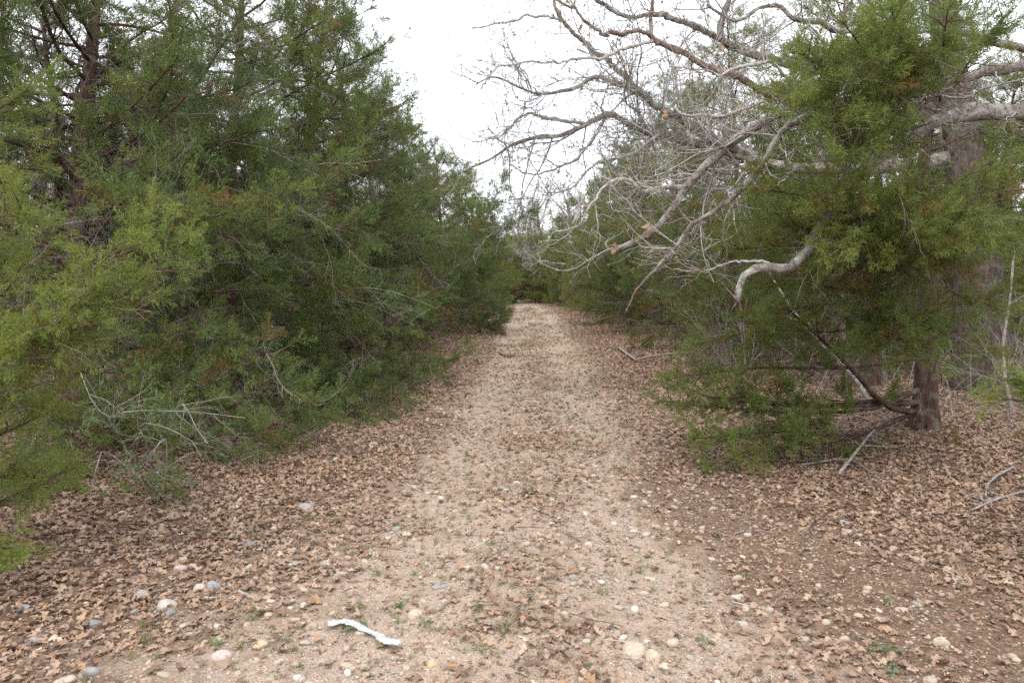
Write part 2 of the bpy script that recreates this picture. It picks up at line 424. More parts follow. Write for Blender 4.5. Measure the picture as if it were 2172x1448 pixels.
def scatter(name, key, P, E, S, parent=None, tint=None, brown=None, base=None):
    c, k, _, ng = TEMPL[key]
    P = np.asarray(P, np.float32)
    if base is not None: P = P - np.asarray(base, np.float32)
    n = len(P)
    me = bpy.data.meshes.new(name); me.vertices.add(n); me.vertices.foreach_set('co', P.astype(np.float32).ravel())
    S = np.asarray(S, float)
    if S.ndim == 1: S = np.repeat(S[:, None], 3, 1)
    for nm, ty, fld, v in (('rot', 'FLOAT_VECTOR', 'vector', E), ('scl', 'FLOAT_VECTOR', 'vector', S)):
        a = me.attributes.new(nm, ty, 'POINT'); a.data.foreach_set(fld, np.asarray(v, np.float32).ravel())
    a = me.attributes.new('idx', 'INT', 'POINT'); a.data.foreach_set('value', rng.integers(0, k, n).astype(np.int32))
    for nm, v in (('tint', tint), ('brown', brown)):
        v = np.full(n, 0.5) if v is None else v
        a = me.attributes.new(nm, 'FLOAT', 'POINT'); a.data.foreach_set('value', np.asarray(v, np.float32))
    me.update()
    o = link(name, me, parent)
    mod = o.modifiers.new('scatter', 'NODES'); mod.node_group = ng
    o['kind'] = 'stuff'
    return o

def ribbons(S, D, L, W, curve=0.0):
    """M narrow pointed blades (3 points along, width tapering): verts, quads, tris"""
    M = len(S); D = unit(D); Q = unit(np.cross(D, rng.normal(0, 1, (M, 3))))
    mid = S + D * (L * 0.45)[:, None]
    tip = S + unit(D + np.array([0, 0, curve])) * L[:, None]
    w = W[:, None] * 0.5
    V = np.stack([S - Q * w * .7, S + Q * w * .7, mid + Q * w, mid - Q * w, tip], 1)
    b = np.arange(M) * 5
    return V.reshape(-1, 3), np.stack([b, b + 1, b + 2, b + 3], 1), np.stack([b + 3, b + 2, b + 4], 1)

def cedar_spray():
    """a feathery plume about 1 long along +X: central shoot, side shoots, scale-clad branchlets"""
    ax = grow([[0, 0, 0]], [[1, 0, 0.05]], 1.0, 9, 0.10)
    ns = 24
    t = np.linspace(0.10, 0.99, ns) + rng.normal(0, 0.02, ns)
    S, T = sample(ax, np.zeros(ns, int), t)
    D = side(T, rng.uniform(0.55, 0.95, ns), flat=0.55)
    L = 0.36 * (1.08 - t) ** 0.75 * rng.uniform(0.7, 1.25, ns) + 0.05
    SD = grow(S, D, L, 5, 0.13, 0.03)
    nb = 6
    pi = np.repeat(np.arange(ns), nb); tt = np.tile(np.linspace(0.12, 1.0, nb), ns) + rng.normal(0, .04, ns * nb)
    bs, bt = sample(SD, pi, np.clip(tt, 0, 1))
    bd = side(bt, rng.uniform(0.3, 0.8, len(bs)), flat=0.7)
    bl = rng.uniform(0.07, 0.145, len(bs)) * (0.6 + 0.6 * (L[pi] / 0.4)); bw = rng.uniform(0.016, 0.027, len(bs))
    V1, Q1, T1 = ribbons(bs, bd, bl, bw)
    # the shoot itself near the tip
    k = 10; s2, t2 = sample(ax, np.zeros(k, int), np.linspace(.5, 1, k)); V2, Q2, T2 = ribbons(s2, side(t2, rng.uniform(.1, .5, k)), rng.uniform(.08, .14, k), np.full(k, .026))
    n1 = len(V1)
    return mesh_np('cedar_spray', np.vstack([V1, V2]), np.vstack([Q1, Q2 + n1]), np.vstack([T1, T2 + n1]), [M_CEDAR], smooth=False)

def dead_twiglet(mat, r=0.006, w=.08):
    a = grow([[0, 0, 0]], [[1, 0, 0]], 1.0, 9, w)
    mb = MB(); mb.add(tubes(a, np.linspace(r, r * .4, 9)[None], 3))
    n = 6; t = rng.uniform(.1, .95, n); S, T = sample(a, np.zeros(n, int), t)
    b = grow(S, side(T, rng.uniform(.4, .85, n)), rng.uniform(.2, .6, n) * (1.1 - t * .6), 6, w * 1.2)
    mb.add(tubes(b, np.tile(np.linspace(r * .6, r * .25, 6), (n, 1)), 3))
    m_ = 8; pi = rng.integers(0, n, m_); S, T = sample(b, pi, rng.uniform(.2, 1, m_))
    c = grow(S, side(T, rng.uniform(.4, 1.1, m_)), rng.uniform(.1, .26, m_), 4, w * 1.5)
    mb.add(tubes(c, np.tile(np.linspace(r * .35, r * .2, 4), (m_, 1)), 3))
    return mb.mesh('dead_twiglet', mat)

def oak_leaf(curl, fold, lob=3):
    """lobed dry oak leaf, 1 long along +X, curled"""
    n = 15
    u = np.linspace(0.02, 1, n)
    w = 0.10 + 0.24 * np.sin(np.pi * u ** 0.85) ** 0.8 * (0.62 + 0.55 * np.cos(u * 2 * np.pi * lob + rng.uniform(-.5, .5)))
    w[0] = 0.02; w[-1] = 0.05; w = w * rng.uniform(0.85, 1.15, n)
    w2 = w * rng.uniform(0.8, 1.2, n); rowsn = []
    for i in range(n):
        for s, ww in ((-1, w[i]), (-.5, w[i]), (0, 0), (.5, w2[i]), (1, w2[i])):
            y = s * (ww if ww else 0); rowsn.append((u[i] + 0.06 * abs(s) * math.sin(i * 1.7), y, fold * abs(y) + 0.03 * math.sin(9 * u[i] + 4 * y)))
    V = np.array(rowsn); V[:, 0] -= 0.5
    a = curl * V[:, 0] * 1.6; x = np.where(abs(curl) > .01, np.sin(a) / (curl * 1.6 + 1e-6), V[:, 0]); z = V[:, 2] + (1 - np.cos(a)) / (abs(curl) * 1.6 + 1e-6) * np.sign(curl)
    c2 = rng.uniform(-1.4, 1.8); z = z + c2 * V[:, 1] ** 2
    V = np.stack([x, V[:, 1], z], 1); V[:, 2] -= V[:, 2].min() * .8
    Q = [(i * 5 + j, i * 5 + j + 1, (i + 1) * 5 + j + 1, (i + 1) * 5 + j) for i in range(n - 1) for j in range(4)]
    return mesh_np('fallen_leaf', V, quads=Q, mats=[M_LEAF], smooth=True)

def ico(sub):
    import bmesh
    bm = bmesh.new(); bmesh.ops.create_icosphere(bm, subdivisions=sub, radius=1.0)
    V = np.array([v.co[:] for v in bm.verts]); F = np.array([[v.index for v in f.verts] for f in bm.faces]); bm.free()
    return V, F
ICO2, ICO3, ICO4 = ico(2), ico(3), ico(4)
def pebble(mat, IC=ICO2, ang=0.25, dims=(1, .75, .5), name='pebble', seed=None):
    r = rng if seed is None else np.random.default_rng(seed)
    V, F = IC; d = np.zeros(len(V))
    for _ in range(6):
        k = r.normal(0, 1.3, 3); d += np.sin(V @ k + r.uniform(0, 6)) * ang / 4
    W = V * (1 + d[:, None])
    for _ in range(4):                           # worn flat facets
        n_ = unit(r.normal(0, 1, 3)); h = r.uniform(.68, .85); q = W @ n_; W = W - np.maximum(q - h, 0)[:, None] * n_ * .8
    return mesh_np(name, W * np.array(dims) * .5, tris=F, mats=[mat])

def tuft(mat, nb=16, spread=.55, w=0.045):
    S = np.c_[rng.normal(0, .16, (nb, 2)), np.zeros(nb)]
    D = np.c_[rng.normal(0, spread, (nb, 2)), np.ones(nb)]
    V, Q, T = ribbons(S, D, rng.uniform(.45, 1.1, nb), np.full(nb, w), curve=-.35)
    return mesh_np('grass_tuft', V, Q, T, [mat], smooth=False)

def small_leaf_sprig():
    a = grow([[0, 0, 0]], [[1, 0, 0]], 1.0, 6, .15); n = 18
    S, T = sample(a, np.zeros(n, int), np.linspace(.1, 1, n)); D = side(T, rng.uniform(.6, 1.2, n))
    V, Q, T_ = ribbons(S, D, rng.uniform(.10, .17, n), rng.uniform(.06, .09, n))
    return mesh_np('leafy_sprig', V, Q, T_, [M_YAUPON], smooth=False)

def weed_():
    nb = 30
    S = np.c_[rng.normal(0, .25, (nb, 2)), np.abs(rng.normal(.1, .1, nb))]
    V, Q, T = ribbons(S, np.c_[rng.normal(0, 1, (nb, 2)), rng.uniform(.1, .8, nb)], rng.uniform(.15, .35, nb), np.full(nb, .14), curve=-.3)
    return mesh_np('weed', V, Q, T, [M_WEED], smooth=False)

template_set('spray', [cedar_spray() for _ in range(6)])
template_set('deadtwig', [dead_twiglet(M_DEADTWIG, .0042) for _ in range(7)])
template_set('oaktwig', [dead_twiglet(M_OAKTWIG, 0.0085) for _ in range(5)])
template_set('leaf', [oak_leaf(c, f, lb) for c, f, lb in ((.5, .15, 3), (-.4, .3, 2.5), (1.0, .2, 3), (.25, -.2, 2), (-.8, .4, 3), (1.5, .5, 2.5), (.1, .1, 3), (.7, -.3, 2))])
template_set('pebble', [pebble(M_STONE, ICO2, .3, (1, rng.uniform(.65, .95), rng.uniform(.4, .7))) for _ in range(6)])
template_set('grit', [pebble(M_STONE, ico(1), .25, (1, .85, .6)) for _ in range(4)])
template_set('grass', [tuft(M_GRASS) for _ in range(5)])
template_set('straw', [dead_twiglet(M_STRAW, .012) for _ in range(2)] + [mesh_np('straw', *tubes(grow([[-.5, 0, 0]], [[1, 0, 0]], 1.0, 5, .12), np.full((1, 5), .013), 3), mats=[M_STRAW]) for _ in range(5)])
template_set('sprig', [small_leaf_sprig() for _ in range(4)])
template_set('weed', [weed_() for _ in range(3)])

# ------------------------------------------------------------------ cedars
def cedar_limbs(base, H, R, n, low=0.08, seed=None, az_bias=None, top_fac=0.25, asc=0.5, trunkP=None, prof=0.75):
    hs = low + (1 - low) * (np.arange(n) + rng.uniform(0, 1, n)) / n * 0.97
    az = np.arange(n) * 2.399 + rng.normal(0, .35, n)
    L = R * (np.clip(1 - hs, 0.03, 1) ** prof) * rng.uniform(.7, 1.15, n) + top_fac
    L *= np.where(hs < 0.06, 0.85, 1)
    el = -0.05 + asc * hs + rng.normal(0, .12, n)
    S, _ = sample(trunkP[None], np.zeros(n, int), hs)
    D = np.stack([np.cos(az) * np.cos(el), np.sin(az) * np.cos(el), np.sin(el)], 1)
    return grow(S, D, L, 9, 0.09, 0.035), hs

def foliate(limbs, dens=1.0, inner=0.25, size=0.26, spread=0.5, tint=0.4, tvar=0.12, brown=0.10, droop=-0.02, secden=6.5, want_twigs=True, endbare=0.0):
    """secondary branches and sprays on limbs (M,9,3) -> sprays dict, twig tubes, dead twigs"""
    M = len(limbs); L = lens(limbs)
    cnt = np.maximum((L * secden).astype(int), 2); pi = np.repeat(np.arange(M), cnt)
    t = inner * .6 + (1 - inner * .6) * rng.random(len(pi)) ** 0.85
    S, T = sample(limbs, pi, t)
    sl = (0.12 + spread * L[pi] * 0.55 * (1.12 - t)) * rng.uniform(.6, 1.25, len(pi)); sl = np.minimum(sl, 0.95)
    sec = grow(S, side(T, rng.uniform(.55, 1.05, len(pi)), flat=.55, up=.12), sl, 6, 0.12, 0.02)
    limb_t = np.clip(rng.normal(tint, tvar, M), 0, 1)
    # sprays along the secondaries
    n2 = np.maximum((sl * 12 * dens).astype(int), 2); p2 = np.repeat(np.arange(len(sec)), n2)
    t2 = 1 - rng.random(len(p2)) ** 1.9 * 0.75
    s2, T2 = sample(sec, p2, t2)
    keep = (t[p2] + t2 * .35 > inner * 1.1) & (rng.random(len(p2)) > endbare)
    s2, T2, p2 = s2[keep], T2[keep], p2[keep]
    D2 = side(T2, rng.uniform(.15, .85, len(s2)), flat=.8, up=.15); D2[:, 2] += droop
    # and along the outer part of the limbs
    n3 = np.maximum((L * 8 * dens).astype(int), 2); p3 = np.repeat(np.arange(M), n3); t3 = 1 - rng.random(len(p3)) * (1 - inner) * .8
    s3, T3 = sample(limbs, p3, t3); D3 = side(T3, rng.uniform(.1, .9, len(s3)), flat=.8, up=.1)
    P = np.vstack([s2, s3]); D = np.vstack([D2, D3]); li = np.concatenate([pi[p2], p3]); n = len(P)
    out = dict(P=P, E=eulers(D, rng.uniform(0, 6.28, n)), S=size * rng.uniform(.65, 1.25, n),
               tint=np.clip(limb_t[li] + rng.normal(0, .07, n), 0, 1),
               brown=np.clip(rng.normal(brown * .6, .08, n) + np.concatenate([((rng.random(len(sec)) < brown * .9) * rng.uniform(.15, .75, len(sec)))[p2], np.zeros(len(p3))]) + (rng.random(n) < brown * .15) * rng.uniform(.3, .8, n), 0, 1))
    # dead twiglets nearer the trunk
    n4 = np.maximum((L * 6.5).astype(int), 2); p4 = np.repeat(np.arange(M), n4); t4 = rng.random(len(p4)) * .92 + .04
    s4, T4 = sample(limbs, p4, t4); D4 = side(T4, rng.uniform(.5, 1.3, len(s4)), flat=.9, up=-.1)
    dead = dict(P=s4, E=eulers(D4, rng.uniform(0, 6.28, len(s4))), S=rng.uniform(.3, .95, len(s4)) * min(1, size / .24))
    return out, sec, sl, dead

def cat(ds):
    return {k: np.concatenate([d[k] for d in ds]) for k in ds[0]}

def trunk_mesh(P, r0, r1, k, mat, base, name='trunk', flare=1.5, rough=0.08, seed=1):
    n = len(P); r = np.linspace(r0, r1, n) * (1 + (flare - 1) * np.exp(-np.linspace(0, 1, n) * 14))
    V, Q = tubes(P[None], r[None], k)
    V = V.reshape(n, k, 3); C = P[:, None, :]
    an = np.arange(k) * 2 * np.pi / k; h = np.linspace(0, 1, n) * n * .3
    f = 1 + rough * (np.sin(an[None] * 3 + h[:, None] * .4 + seed) + .6 * np.sin(an[None] * 5 - h[:, None] * .7)) + rough * .8 * rng.normal(0, .35, (n, k))
    V = C + (V - C) * f[..., None]
    return mesh_np(name, V.reshape(-1, 3) - np.asarray(base), quads=Q, mats=[mat])

def build_cedar(name, x, y, H=7.0, R=2.4, n=60, low=.07, lean=(0, 0), r0=.11, tint=.4, tvar=.12, brown=.1, dens=1.0, size=.27,
                inner=.28, parts=True, extra=(), label=None, group=None, asc=.5, cat_='cedar tree', trunk_pts=None, secden=6.0, skip=None, prune=None, prof=.75, spread=.55):
    b = np.array([x, y, float(gz(x, y)) - .03])
    e = empty(name, b)
    if trunk_pts is None:
        tp = grow([b], [[lean[0], lean[1], 1]], H, 14, 0.035, 0.05)[0]
    else: tp = resample(np.array([b] + list(trunk_pts)), 16)
    link('trunk', trunk_mesh(tp, r0, .012, 10, M_CEDARBARK, b), e)
    limbs, hs = cedar_limbs(b, H, R, n, low, trunkP=tp, asc=asc, prof=prof)
    if skip is not None:
        k = ~skip(limbs); limbs, hs = limbs[k], hs[k]
    F, sec, sl, dead = foliate(limbs, dens, inner, size, tint=tint, tvar=tvar, brown=brown, secden=secden, spread=spread)
    Fs, secs, sls, deads = [F], [sec], [sl], [dead]
    allL = [limbs]; allr = [0.009 + 0.013 * lens(limbs) / 1.6]
    for ex in extra:
        lp = np.stack([resample(p, 9) for p in ex['limbs']])
        kw = dict(ex); kw.pop('limbs'); rr = kw.pop('r', 0.014)
        F, s_, l_, d_ = foliate(lp, **{**dict(dens=dens, inner=inner, size=size, tint=tint, tvar=tvar, brown=brown), **kw})
        Fs.append(F); secs.append(s_); sls.append(l_); deads.append(d_); allL.append(lp); allr.append(np.full(len(lp), rr))
    LP = np.concatenate(allL); LR = np.concatenate(allr)
    prof_r = np.linspace(1, .25, 9)
    if parts:
        for p, r in zip(LP, LR):
            V, Q = tubes(p[None], (r * prof_r)[None], 6)
            link('limb', mesh_np('limb', V - b, quads=Q, mats=[M_CEDARBARK]), e)
    mb = MB()
    if not parts: mb.add(tubes(LP, LR[:, None] * prof_r[None], 4))
    SEC = np.concatenate(secs)
    mb.add(tubes(SEC, np.tile(np.linspace(.0055, .002, 6), (len(SEC), 1)), 3))
    o = link('twigs', mb.mesh('twigs', M_CEDARTWIG, b), e); o['kind'] = 'stuff'
    F = cat(Fs); d = cat(deads)
    if prune is not None:
        k = ~prune(F['P']); F = {a: v[k] for a, v in F.items()}
    scatter('foliage', 'spray', F['P'], F['E'], F['S'], e, F['tint'], F['brown'], b)
    scatter('dead_twigs', 'deadtwig', d['P'], d['E'], d['S'], e, base=b)
    tag(e, label, cat_, group)
    return e

def copy_tree(src, loc, rz, s, label, group=None):
    c = src.copy(); COL.objects.link(c); c.location = loc; c.rotation_euler = (0, 0, rz); c.scale = (s, s, s)
    c['label'] = label
    if group: c['group'] = group
    for ch in list(src.children):
        k = ch.copy(); COL.objects.link(k); k.parent = c
    return c

A = at
# --- near left: cedar whose trunk stands off the left edge; bright fronds reach into view
Lx, Ly = -4.6, 3.9
def Cl(h): return np.array([Lx, Ly, h])
lim = []
for h, ends in ((1.3, [(60, 620, 3.7), (205, 570, 3.6), (318, 430, 3.7)]),
                (1.2, [(120, 690, 3.6), (270, 620, 3.5), (395, 510, 3.45)]),
                (1.0, [(0, 760, 3.5), (110, 700, 3.4), (230, 560, 3.5)]),
                (0.9, [(-60, 840, 3.5), (60, 770, 3.4), (170, 690, 3.4)]),
                (1.0, [(-90, 900, 3.6), (10, 850, 3.5), (90, 760, 3.4)]),
                (0.7, [(-150, 960, 3.7), (-20, 930, 3.6), (110, 870, 3.6)]),
                (0.6, [(-150, 1010, 3.8), (-30, 1010, 3.7), (90, 1010, 3.7)]),
                (0.5, [(-150, 1100, 4.0), (0, 1060, 4.0), (160, 990, 4.1)]),
                (0.5, [(-150, 1120, 3.6), (-60, 1130, 3.5), (30, 1170, 3.5)]),
                (2.0, [(-150, 420, 3.8), (-20, 400, 3.8), (80, 330, 3.8)]),
                (2.2, [(-150, 300, 3.7), (-30, 250, 3.7), (60, 190, 3.7)]),
                (1.8, [(-150, 500, 3.7), (-40, 480, 3.6), (50, 440, 3.6)]),
                (1.6, [(-100, 620, 3.9), (0, 560, 3.9), (110, 480, 3.9)])):
    lim.append([Cl(h)] + [A(*q) for q in ends])
build_cedar('cedar_tree', Lx, Ly, H=5.2, R=1.5, n=14, low=.2, r0=.09, tint=.62, tvar=.08, brown=.06, size=.2, parts=True,
            extra=[dict(limbs=lim, tint=.80, tvar=.08, brown=.06, size=.12, dens=2.4, inner=.5, spread=.10, secden=11, r=.012)],
            label='yellow-green cedar at the left edge, its bright fronds reaching in front of the others')

# --- the big cedar at left with the dark trunk in view
bA = (-4.35, 7.6)
build_cedar('cedar_tree', *bA, H=8.2, R=3.1, n=74, low=.16, r0=.15, tint=.44, tvar=.12, brown=.16, size=.26, asc=.42, inner=.36,
            trunk_pts=[A(185, 760, 7.6), A(165, 560, 7.6), A(168, 420, 7.7), A(180, 250, 7.8), A(200, 60, 7.9), A(220, -300, 8)],
            extra=[dict(limbs=[[A(185, 760, 7.6), A(300, 640, 7.0), A(430, 530, 6.5), A(620, 430, 6.2)],
                               [A(170, 600, 7.6), A(330, 500, 7.0), A(470, 455, 6.4), A(650, 400, 6.2)],
                               [A(190, 800, 7.6), A(360, 760, 6.9), A(540, 800, 6.3), A(700, 880, 6.2)],
                               [A(190, 840, 7.6), A(340, 840, 6.6), A(480, 900, 6.0), A(560, 950, 5.9)],
                               [A(190, 820, 7.6), A(290, 860, 6.2), A(350, 950, 5.3), A(370, 1060, 4.9)],
                               [A(190, 850, 7.6), A(150, 880, 6.4), A(130, 960, 5.4), A(120, 1050, 5.0)],
                               [A(180, 780, 7.6), A(120, 830, 6.2), A(60, 920, 5.2), A(30, 1020, 4.8)],
                               [A(190, 790, 7.6), A(330, 790, 6.6), A(450, 830, 6.0), A(560, 880, 5.8)],
                               [A(180, 740, 7.6), A(330, 700, 6.8), A(460, 720, 6.3), A(600, 760, 6.2)],
                               [A(190, 860, 7.6), A(280, 900, 6.8), A(420, 930, 6.3), A(480, 960, 6.0)],
                               [A(175, 350, 7.7), A(280, 300, 7.2), A(400, 200, 6.7), A(520, 20, 6.4)],
                               [A(175, 420, 7.7), A(330, 250, 7.2), A(370, 100, 6.9), A(340, -60, 6.7)]],
                        tint=.52, size=.18, dens=1.3, inner=.36, spread=.36, r=.018)],
            label='large cedar at left with a dark shaggy trunk showing above the leaf litter')
# second, thinner dark stem beside the big cedar
build_cedar('cedar_tree', -4.9, 8.1, H=6.2, R=1.5, n=26, low=.35, r0=.07, tint=.34, size=.24, lean=(-.03, 0),
            trunk_pts=[A(140, 800, 8.1), A(128, 600, 8.1), A(125, 420, 8.1), A(112, 200, 8.1), A(95, 100, 8.1), A(90, -80, 8.2)],
            label='slim dark-stemmed cedar just left of the large cedar trunk')

# --- row along the left of the track
row = [(-4.0, 10.4, 7.4, 3.1, .42, 'second cedar along the left side of the track, beside the large cedar'),
       (-3.7, 13.0, 7.0, 3.0, .46, 'third cedar along the left side, its low bough held out over the leaves'),
       (-3.6, 15.9, 6.8, 2.95, .38, 'fourth cedar along the left side, a blue-green pointed crown against the sky'),
       (-3.4, 19.2, 6.7, 2.9, .42, 'fifth cedar along the left side, its crown edge stepping down to the sky'),
       (-2.9, 23.2, 6.4, 2.9, .40, 'cedar on the left whose dark drooping bough overhangs the track'),
       ]
ex = {0: [dict(limbs=[[np.array([-4.0, 10.4, .8]), A(620, 800, 9.4), A(700, 850, 8.6), A(800, 900, 7.9)],
                      [np.array([-4.0, 10.4, .6]), A(560, 830, 9.0), A(640, 890, 7.9), A(740, 930, 7.2)],
                      [np.array([-4.0, 10.4, .6]), A(480, 860, 8.6), A(540, 920, 7.2), A(640, 960, 6.6)],
                      [np.array([-4.0, 10.4, 1.0]), A(640, 760, 9.4), A(760, 780, 8.8), A(870, 830, 8.6)],
                      [np.array([-4.0, 10.4, 1.3]), A(640, 700, 9.4), A(760, 690, 8.8), A(860, 700, 8.6)]], tint=.46, size=.21, dens=1.3, spread=.4, inner=.3)],
      1: [dict(limbs=[[np.array([-3.7, 13, .9]), A(780, 800, 12.0), A(880, 790, 10.9), A(975, 755, 10.4)],
                      [np.array([-3.7, 13, .9]), A(760, 820, 11.8), A(840, 830, 10.6), A(905, 850, 9.6)],
                      [np.array([-3.7, 13, .8]), A(740, 840, 10.8), A(780, 850, 9.6), A(800, 880, 8.8)]], tint=.5, size=.2, dens=1.5, spread=.22, inner=.5)],
      4: [dict(limbs=[[np.array([-2.9, 23.2, 2.1]), A(950, 640, 22), A(1010, 690, 21), A(1075, 675, 20)],
                      [np.array([-2.9, 23.2, 2.4]), A(960, 610, 22), A(1020, 640, 21), A(1070, 655, 20)],
                      [np.array([-2.9, 23.2, 3.0]), A(980, 540, 22), A(1060, 490, 21), A(1140, 440, 20.5)],
                      [np.array([-2.9, 23.2, 3.0]), A(980, 560, 22), A(1040, 440, 21), A(1070, 370, 20.5)],
                      [np.array([-2.9, 23.2, 2.9]), A(990, 560, 22), A(1040, 600, 21), A(1090, 600, 20.5)]], tint=.3, size=.28, dens=1.1, spread=.4, inner=.4)]}
for i, (x, y, H, R, ti, lb) in enumerate(row):
    build_cedar('cedar_tree', x, y, H=H, R=R, n=78 if i < 3 else 60, low=.015, r0=.10, tint=ti, brown=.14, size=.26, parts=i < 2, label=lb, extra=ex.get(i, ()), asc=.5, dens=1.1, prof=.8)

BOUGH = [A(1885, 318, 6.05), A(1990, 256, 6.2), A(2180, 232, 6.4)]
def open_over_bough(P):
    """the cedar's sprays are rubbed off where the oak's thick bough pushes through the crown"""
    q = [(b[0], b[2]) for b in BOUGH]
    d = np.minimum(segd(P[:, 0], P[:, 2], q[0], q[1]), segd(P[:, 0], P[:, 2], q[1], q[2]))
    return (d < .34) & (P[:, 1] < 6.6) & (P[:, 1] > 4.9)
# --- near right cedar (trunk with red-brown bark) and its spreading low limbs
xB, yB = A(1957, 930, 7.1)[0], 7.1
def T_(z): return np.array([xB + .02, yB, z])
bare_l = [[T_(.25), A(1880, 860, 6.8), A(1790, 765, 6.6), A(1655, 640, 6.4)], [T_(.35), A(1700, 862, 6.5), A(1600, 845, 6.2), A(1500, 842, 6.0)]]
low_l = [[T_(.5), A(1850, 850, 6.8), A(1650, 860, 6.4), A(1480, 835, 6.2)],
         [T_(.5), A(1830, 870, 6.7), A(1600, 870, 6.2), A(1400, 850, 6.3)],
         [T_(.3), A(1820, 920, 6.7), A(1640, 915, 6.2), A(1470, 930, 5.9)],
         [T_(.3), A(1800, 930, 6.6), A(1640, 950, 6.1), A(1510, 990, 5.85)],
         [T_(.8), A(1800, 780, 6.7), A(1600, 780, 6.4), A(1440, 800, 6.4)],
         [T_(.25), A(1980, 960, 6.7), A(2010, 960, 6.5), A(2040, 960, 6.3)]]
mid_l = [[T_(1.9), A(1850, 560, 6.3), A(1720, 520, 5.8), A(1560, 530, 5.6)],
         [T_(2.0), A(1880, 500, 6.1), A(1760, 430, 5.4), A(1600, 400, 5.1)],
         [T_(2.0), A(1900, 490, 6.0), A(1830, 430, 5.2), A(1770, 400, 4.8)],
         [T_(2.1), A(1930, 480, 6.0), A(1920, 430, 5.1), A(1900, 400, 4.7)],
         [T_(2.0), A(2000, 480, 6.0), A(2040, 450, 5.2), A(2080, 460, 4.8)],
         [T_(1.8), A(1900, 560, 6.0), A(1860, 520, 5.2), A(1820, 500, 4.9)],
         [T_(1.7), A(1980, 560, 6.0), A(1990, 520, 5.3), A(2000, 520, 4.9)],
         [T_(1.6), A(1850, 620, 6.2), A(1700, 600, 5.8), A(1580, 620, 5.8)],
         [T_(1.5), A(1850, 660, 6.2), A(1960, 690, 5.6), A(2080, 740, 5.3)],
         [T_(1.2), A(1880, 720, 6.4), A(1850, 730, 5.9), A(1830, 740, 5.6)],
         [T_(2.2), A(1800, 500, 6.3), A(1640, 470, 5.9), A(1500, 470, 5.8)],
         [T_(2.1), A(1820, 520, 6.1), A(1700, 480, 5.5), A(1640, 450, 5.1)],
         [T_(2.1), A(2040, 500, 6.2), A(2100, 500, 5.7), A(2150, 540, 5.4)],
         [T_(2.4), A(2000, 420, 6.2), A(2080, 380, 5.7), A(2150, 380, 5.4)],
         [T_(2.2), A(1840, 470, 6.1), A(1770, 480, 5.2), A(1740, 520, 4.8)],
         [T_(1.9), A(1930, 520, 6.0), A(1940, 480, 5.1), A(1950, 480, 4.7)],
         [T_(1.6), A(2020, 620, 6.3), A(2080, 640, 5.9), A(2130, 660, 5.6)],
         [T_(1.3), A(1900, 700, 6.4), A(1930, 690, 5.9), A(1960, 710, 5.6)],
         [T_(1.3), A(1800, 700, 6.7), A(1620, 700, 6.4), A(1480, 730, 6.4)],
         [T_(1.5), A(1820, 640, 6.6), A(1700, 650, 6.3), A(1600, 690, 6.2)]]
top_l = [[T_(3.0), A(1900, 240, 5.8), A(1800, 180, 5.0), A(1690, 110, 4.6)],
         [T_(3.0), A(1900, 270, 5.8), A(1790, 240, 5.0), A(1670, 200, 4.6)],
         [T_(3.0), A(1880, 280, 5.7), A(1800, 260, 4.9), A(1740, 260, 4.5)],
         [T_(3.2), A(1930, 200, 5.7), A(1850, 130, 4.8), A(1790, 50, 4.5)],
         [T_(3.2), A(1950, 200, 5.7), A(1920, 110, 4.8), A(1890, 20, 4.4)],
         [T_(3.1), A(1930, 220, 5.7), A(1890, 190, 4.9), A(1850, 170, 4.5)],
         [T_(3.2), A(1990, 180, 5.7), A(2000, 100, 4.8), A(2010, 20, 4.5)],
         [T_(2.9), A(1900, 300, 5.8), A(1840, 290, 5.1), A(1790, 300, 4.8)],
         [T_(3.4), A(2030, 170, 5.9), A(2080, 90, 5.2), A(2140, 30, 4.9)]]
build_cedar('cedar_tree', xB, yB, H=6.6, R=1.7, n=26, low=.56, r0=.105, tint=.46, tvar=.1, brown=.14, size=.2,
            trunk_pts=[A(1965, 760, 7.1), A(1968, 560, 7.1), A(1958, 400, 7.1), A(1965, 300, 7.1), A(2000, 120, 7.1), A(2020, -150, 7.1)],
            skip=lambda L: (L[:, -1, 1] < 6.9), prune=open_over_bough,
            extra=[dict(limbs=bare_l, tint=.55, size=.14, dens=.25, inner=.8, spread=.25, secden=5, r=.034),
                   dict(limbs=low_l, tint=.70, tvar=.06, size=.15, dens=1.8, inner=.45, spread=.30, secden=8, brown=.14, r=.022),
                   dict(limbs=mid_l, tint=.72, tvar=.08, size=.15, dens=1.9, inner=.42, spread=.30, secden=9, brown=.13, r=.014),
                   dict(limbs=top_l, tint=.70, tvar=.06, size=.15, dens=1.9, inner=.5, spread=.24, secden=10, brown=.08, r=.014)],
            label='red-brown trunked cedar at right with low green boughs spreading over the litter')
build_cedar('cedar_tree', 7.1, 8.0, H=5.8, R=2.1, n=44, low=.25, r0=.08, tint=.5, brown=.2, size=.22, parts=True, label='olive cedar at the right edge beside the thick oak trunk, mostly out of view')
# bright frond at the right edge, from a cedar outside the frame
xe, ye = 3.6, 3.3
build_cedar('cedar_tree', xe, ye, H=3.2, R=.7, n=16, low=.12, r0=.05, tint=.7, size=.17, parts=True,
            extra=[dict(limbs=[[np.array([xe, ye, .9]), A(2260, 860, 3.6), A(2190, 830, 3.7), A(2150, 790, 3.7)],
                               [np.array([xe, ye, .9]), A(2260, 860, 3.6), A(2200, 850, 3.7), A(2150, 850, 3.8)]], tint=.85, size=.14, dens=2.4, spread=.3, secden=12)],
            label='small bright green cedar at the right edge, only its frond tips in view')

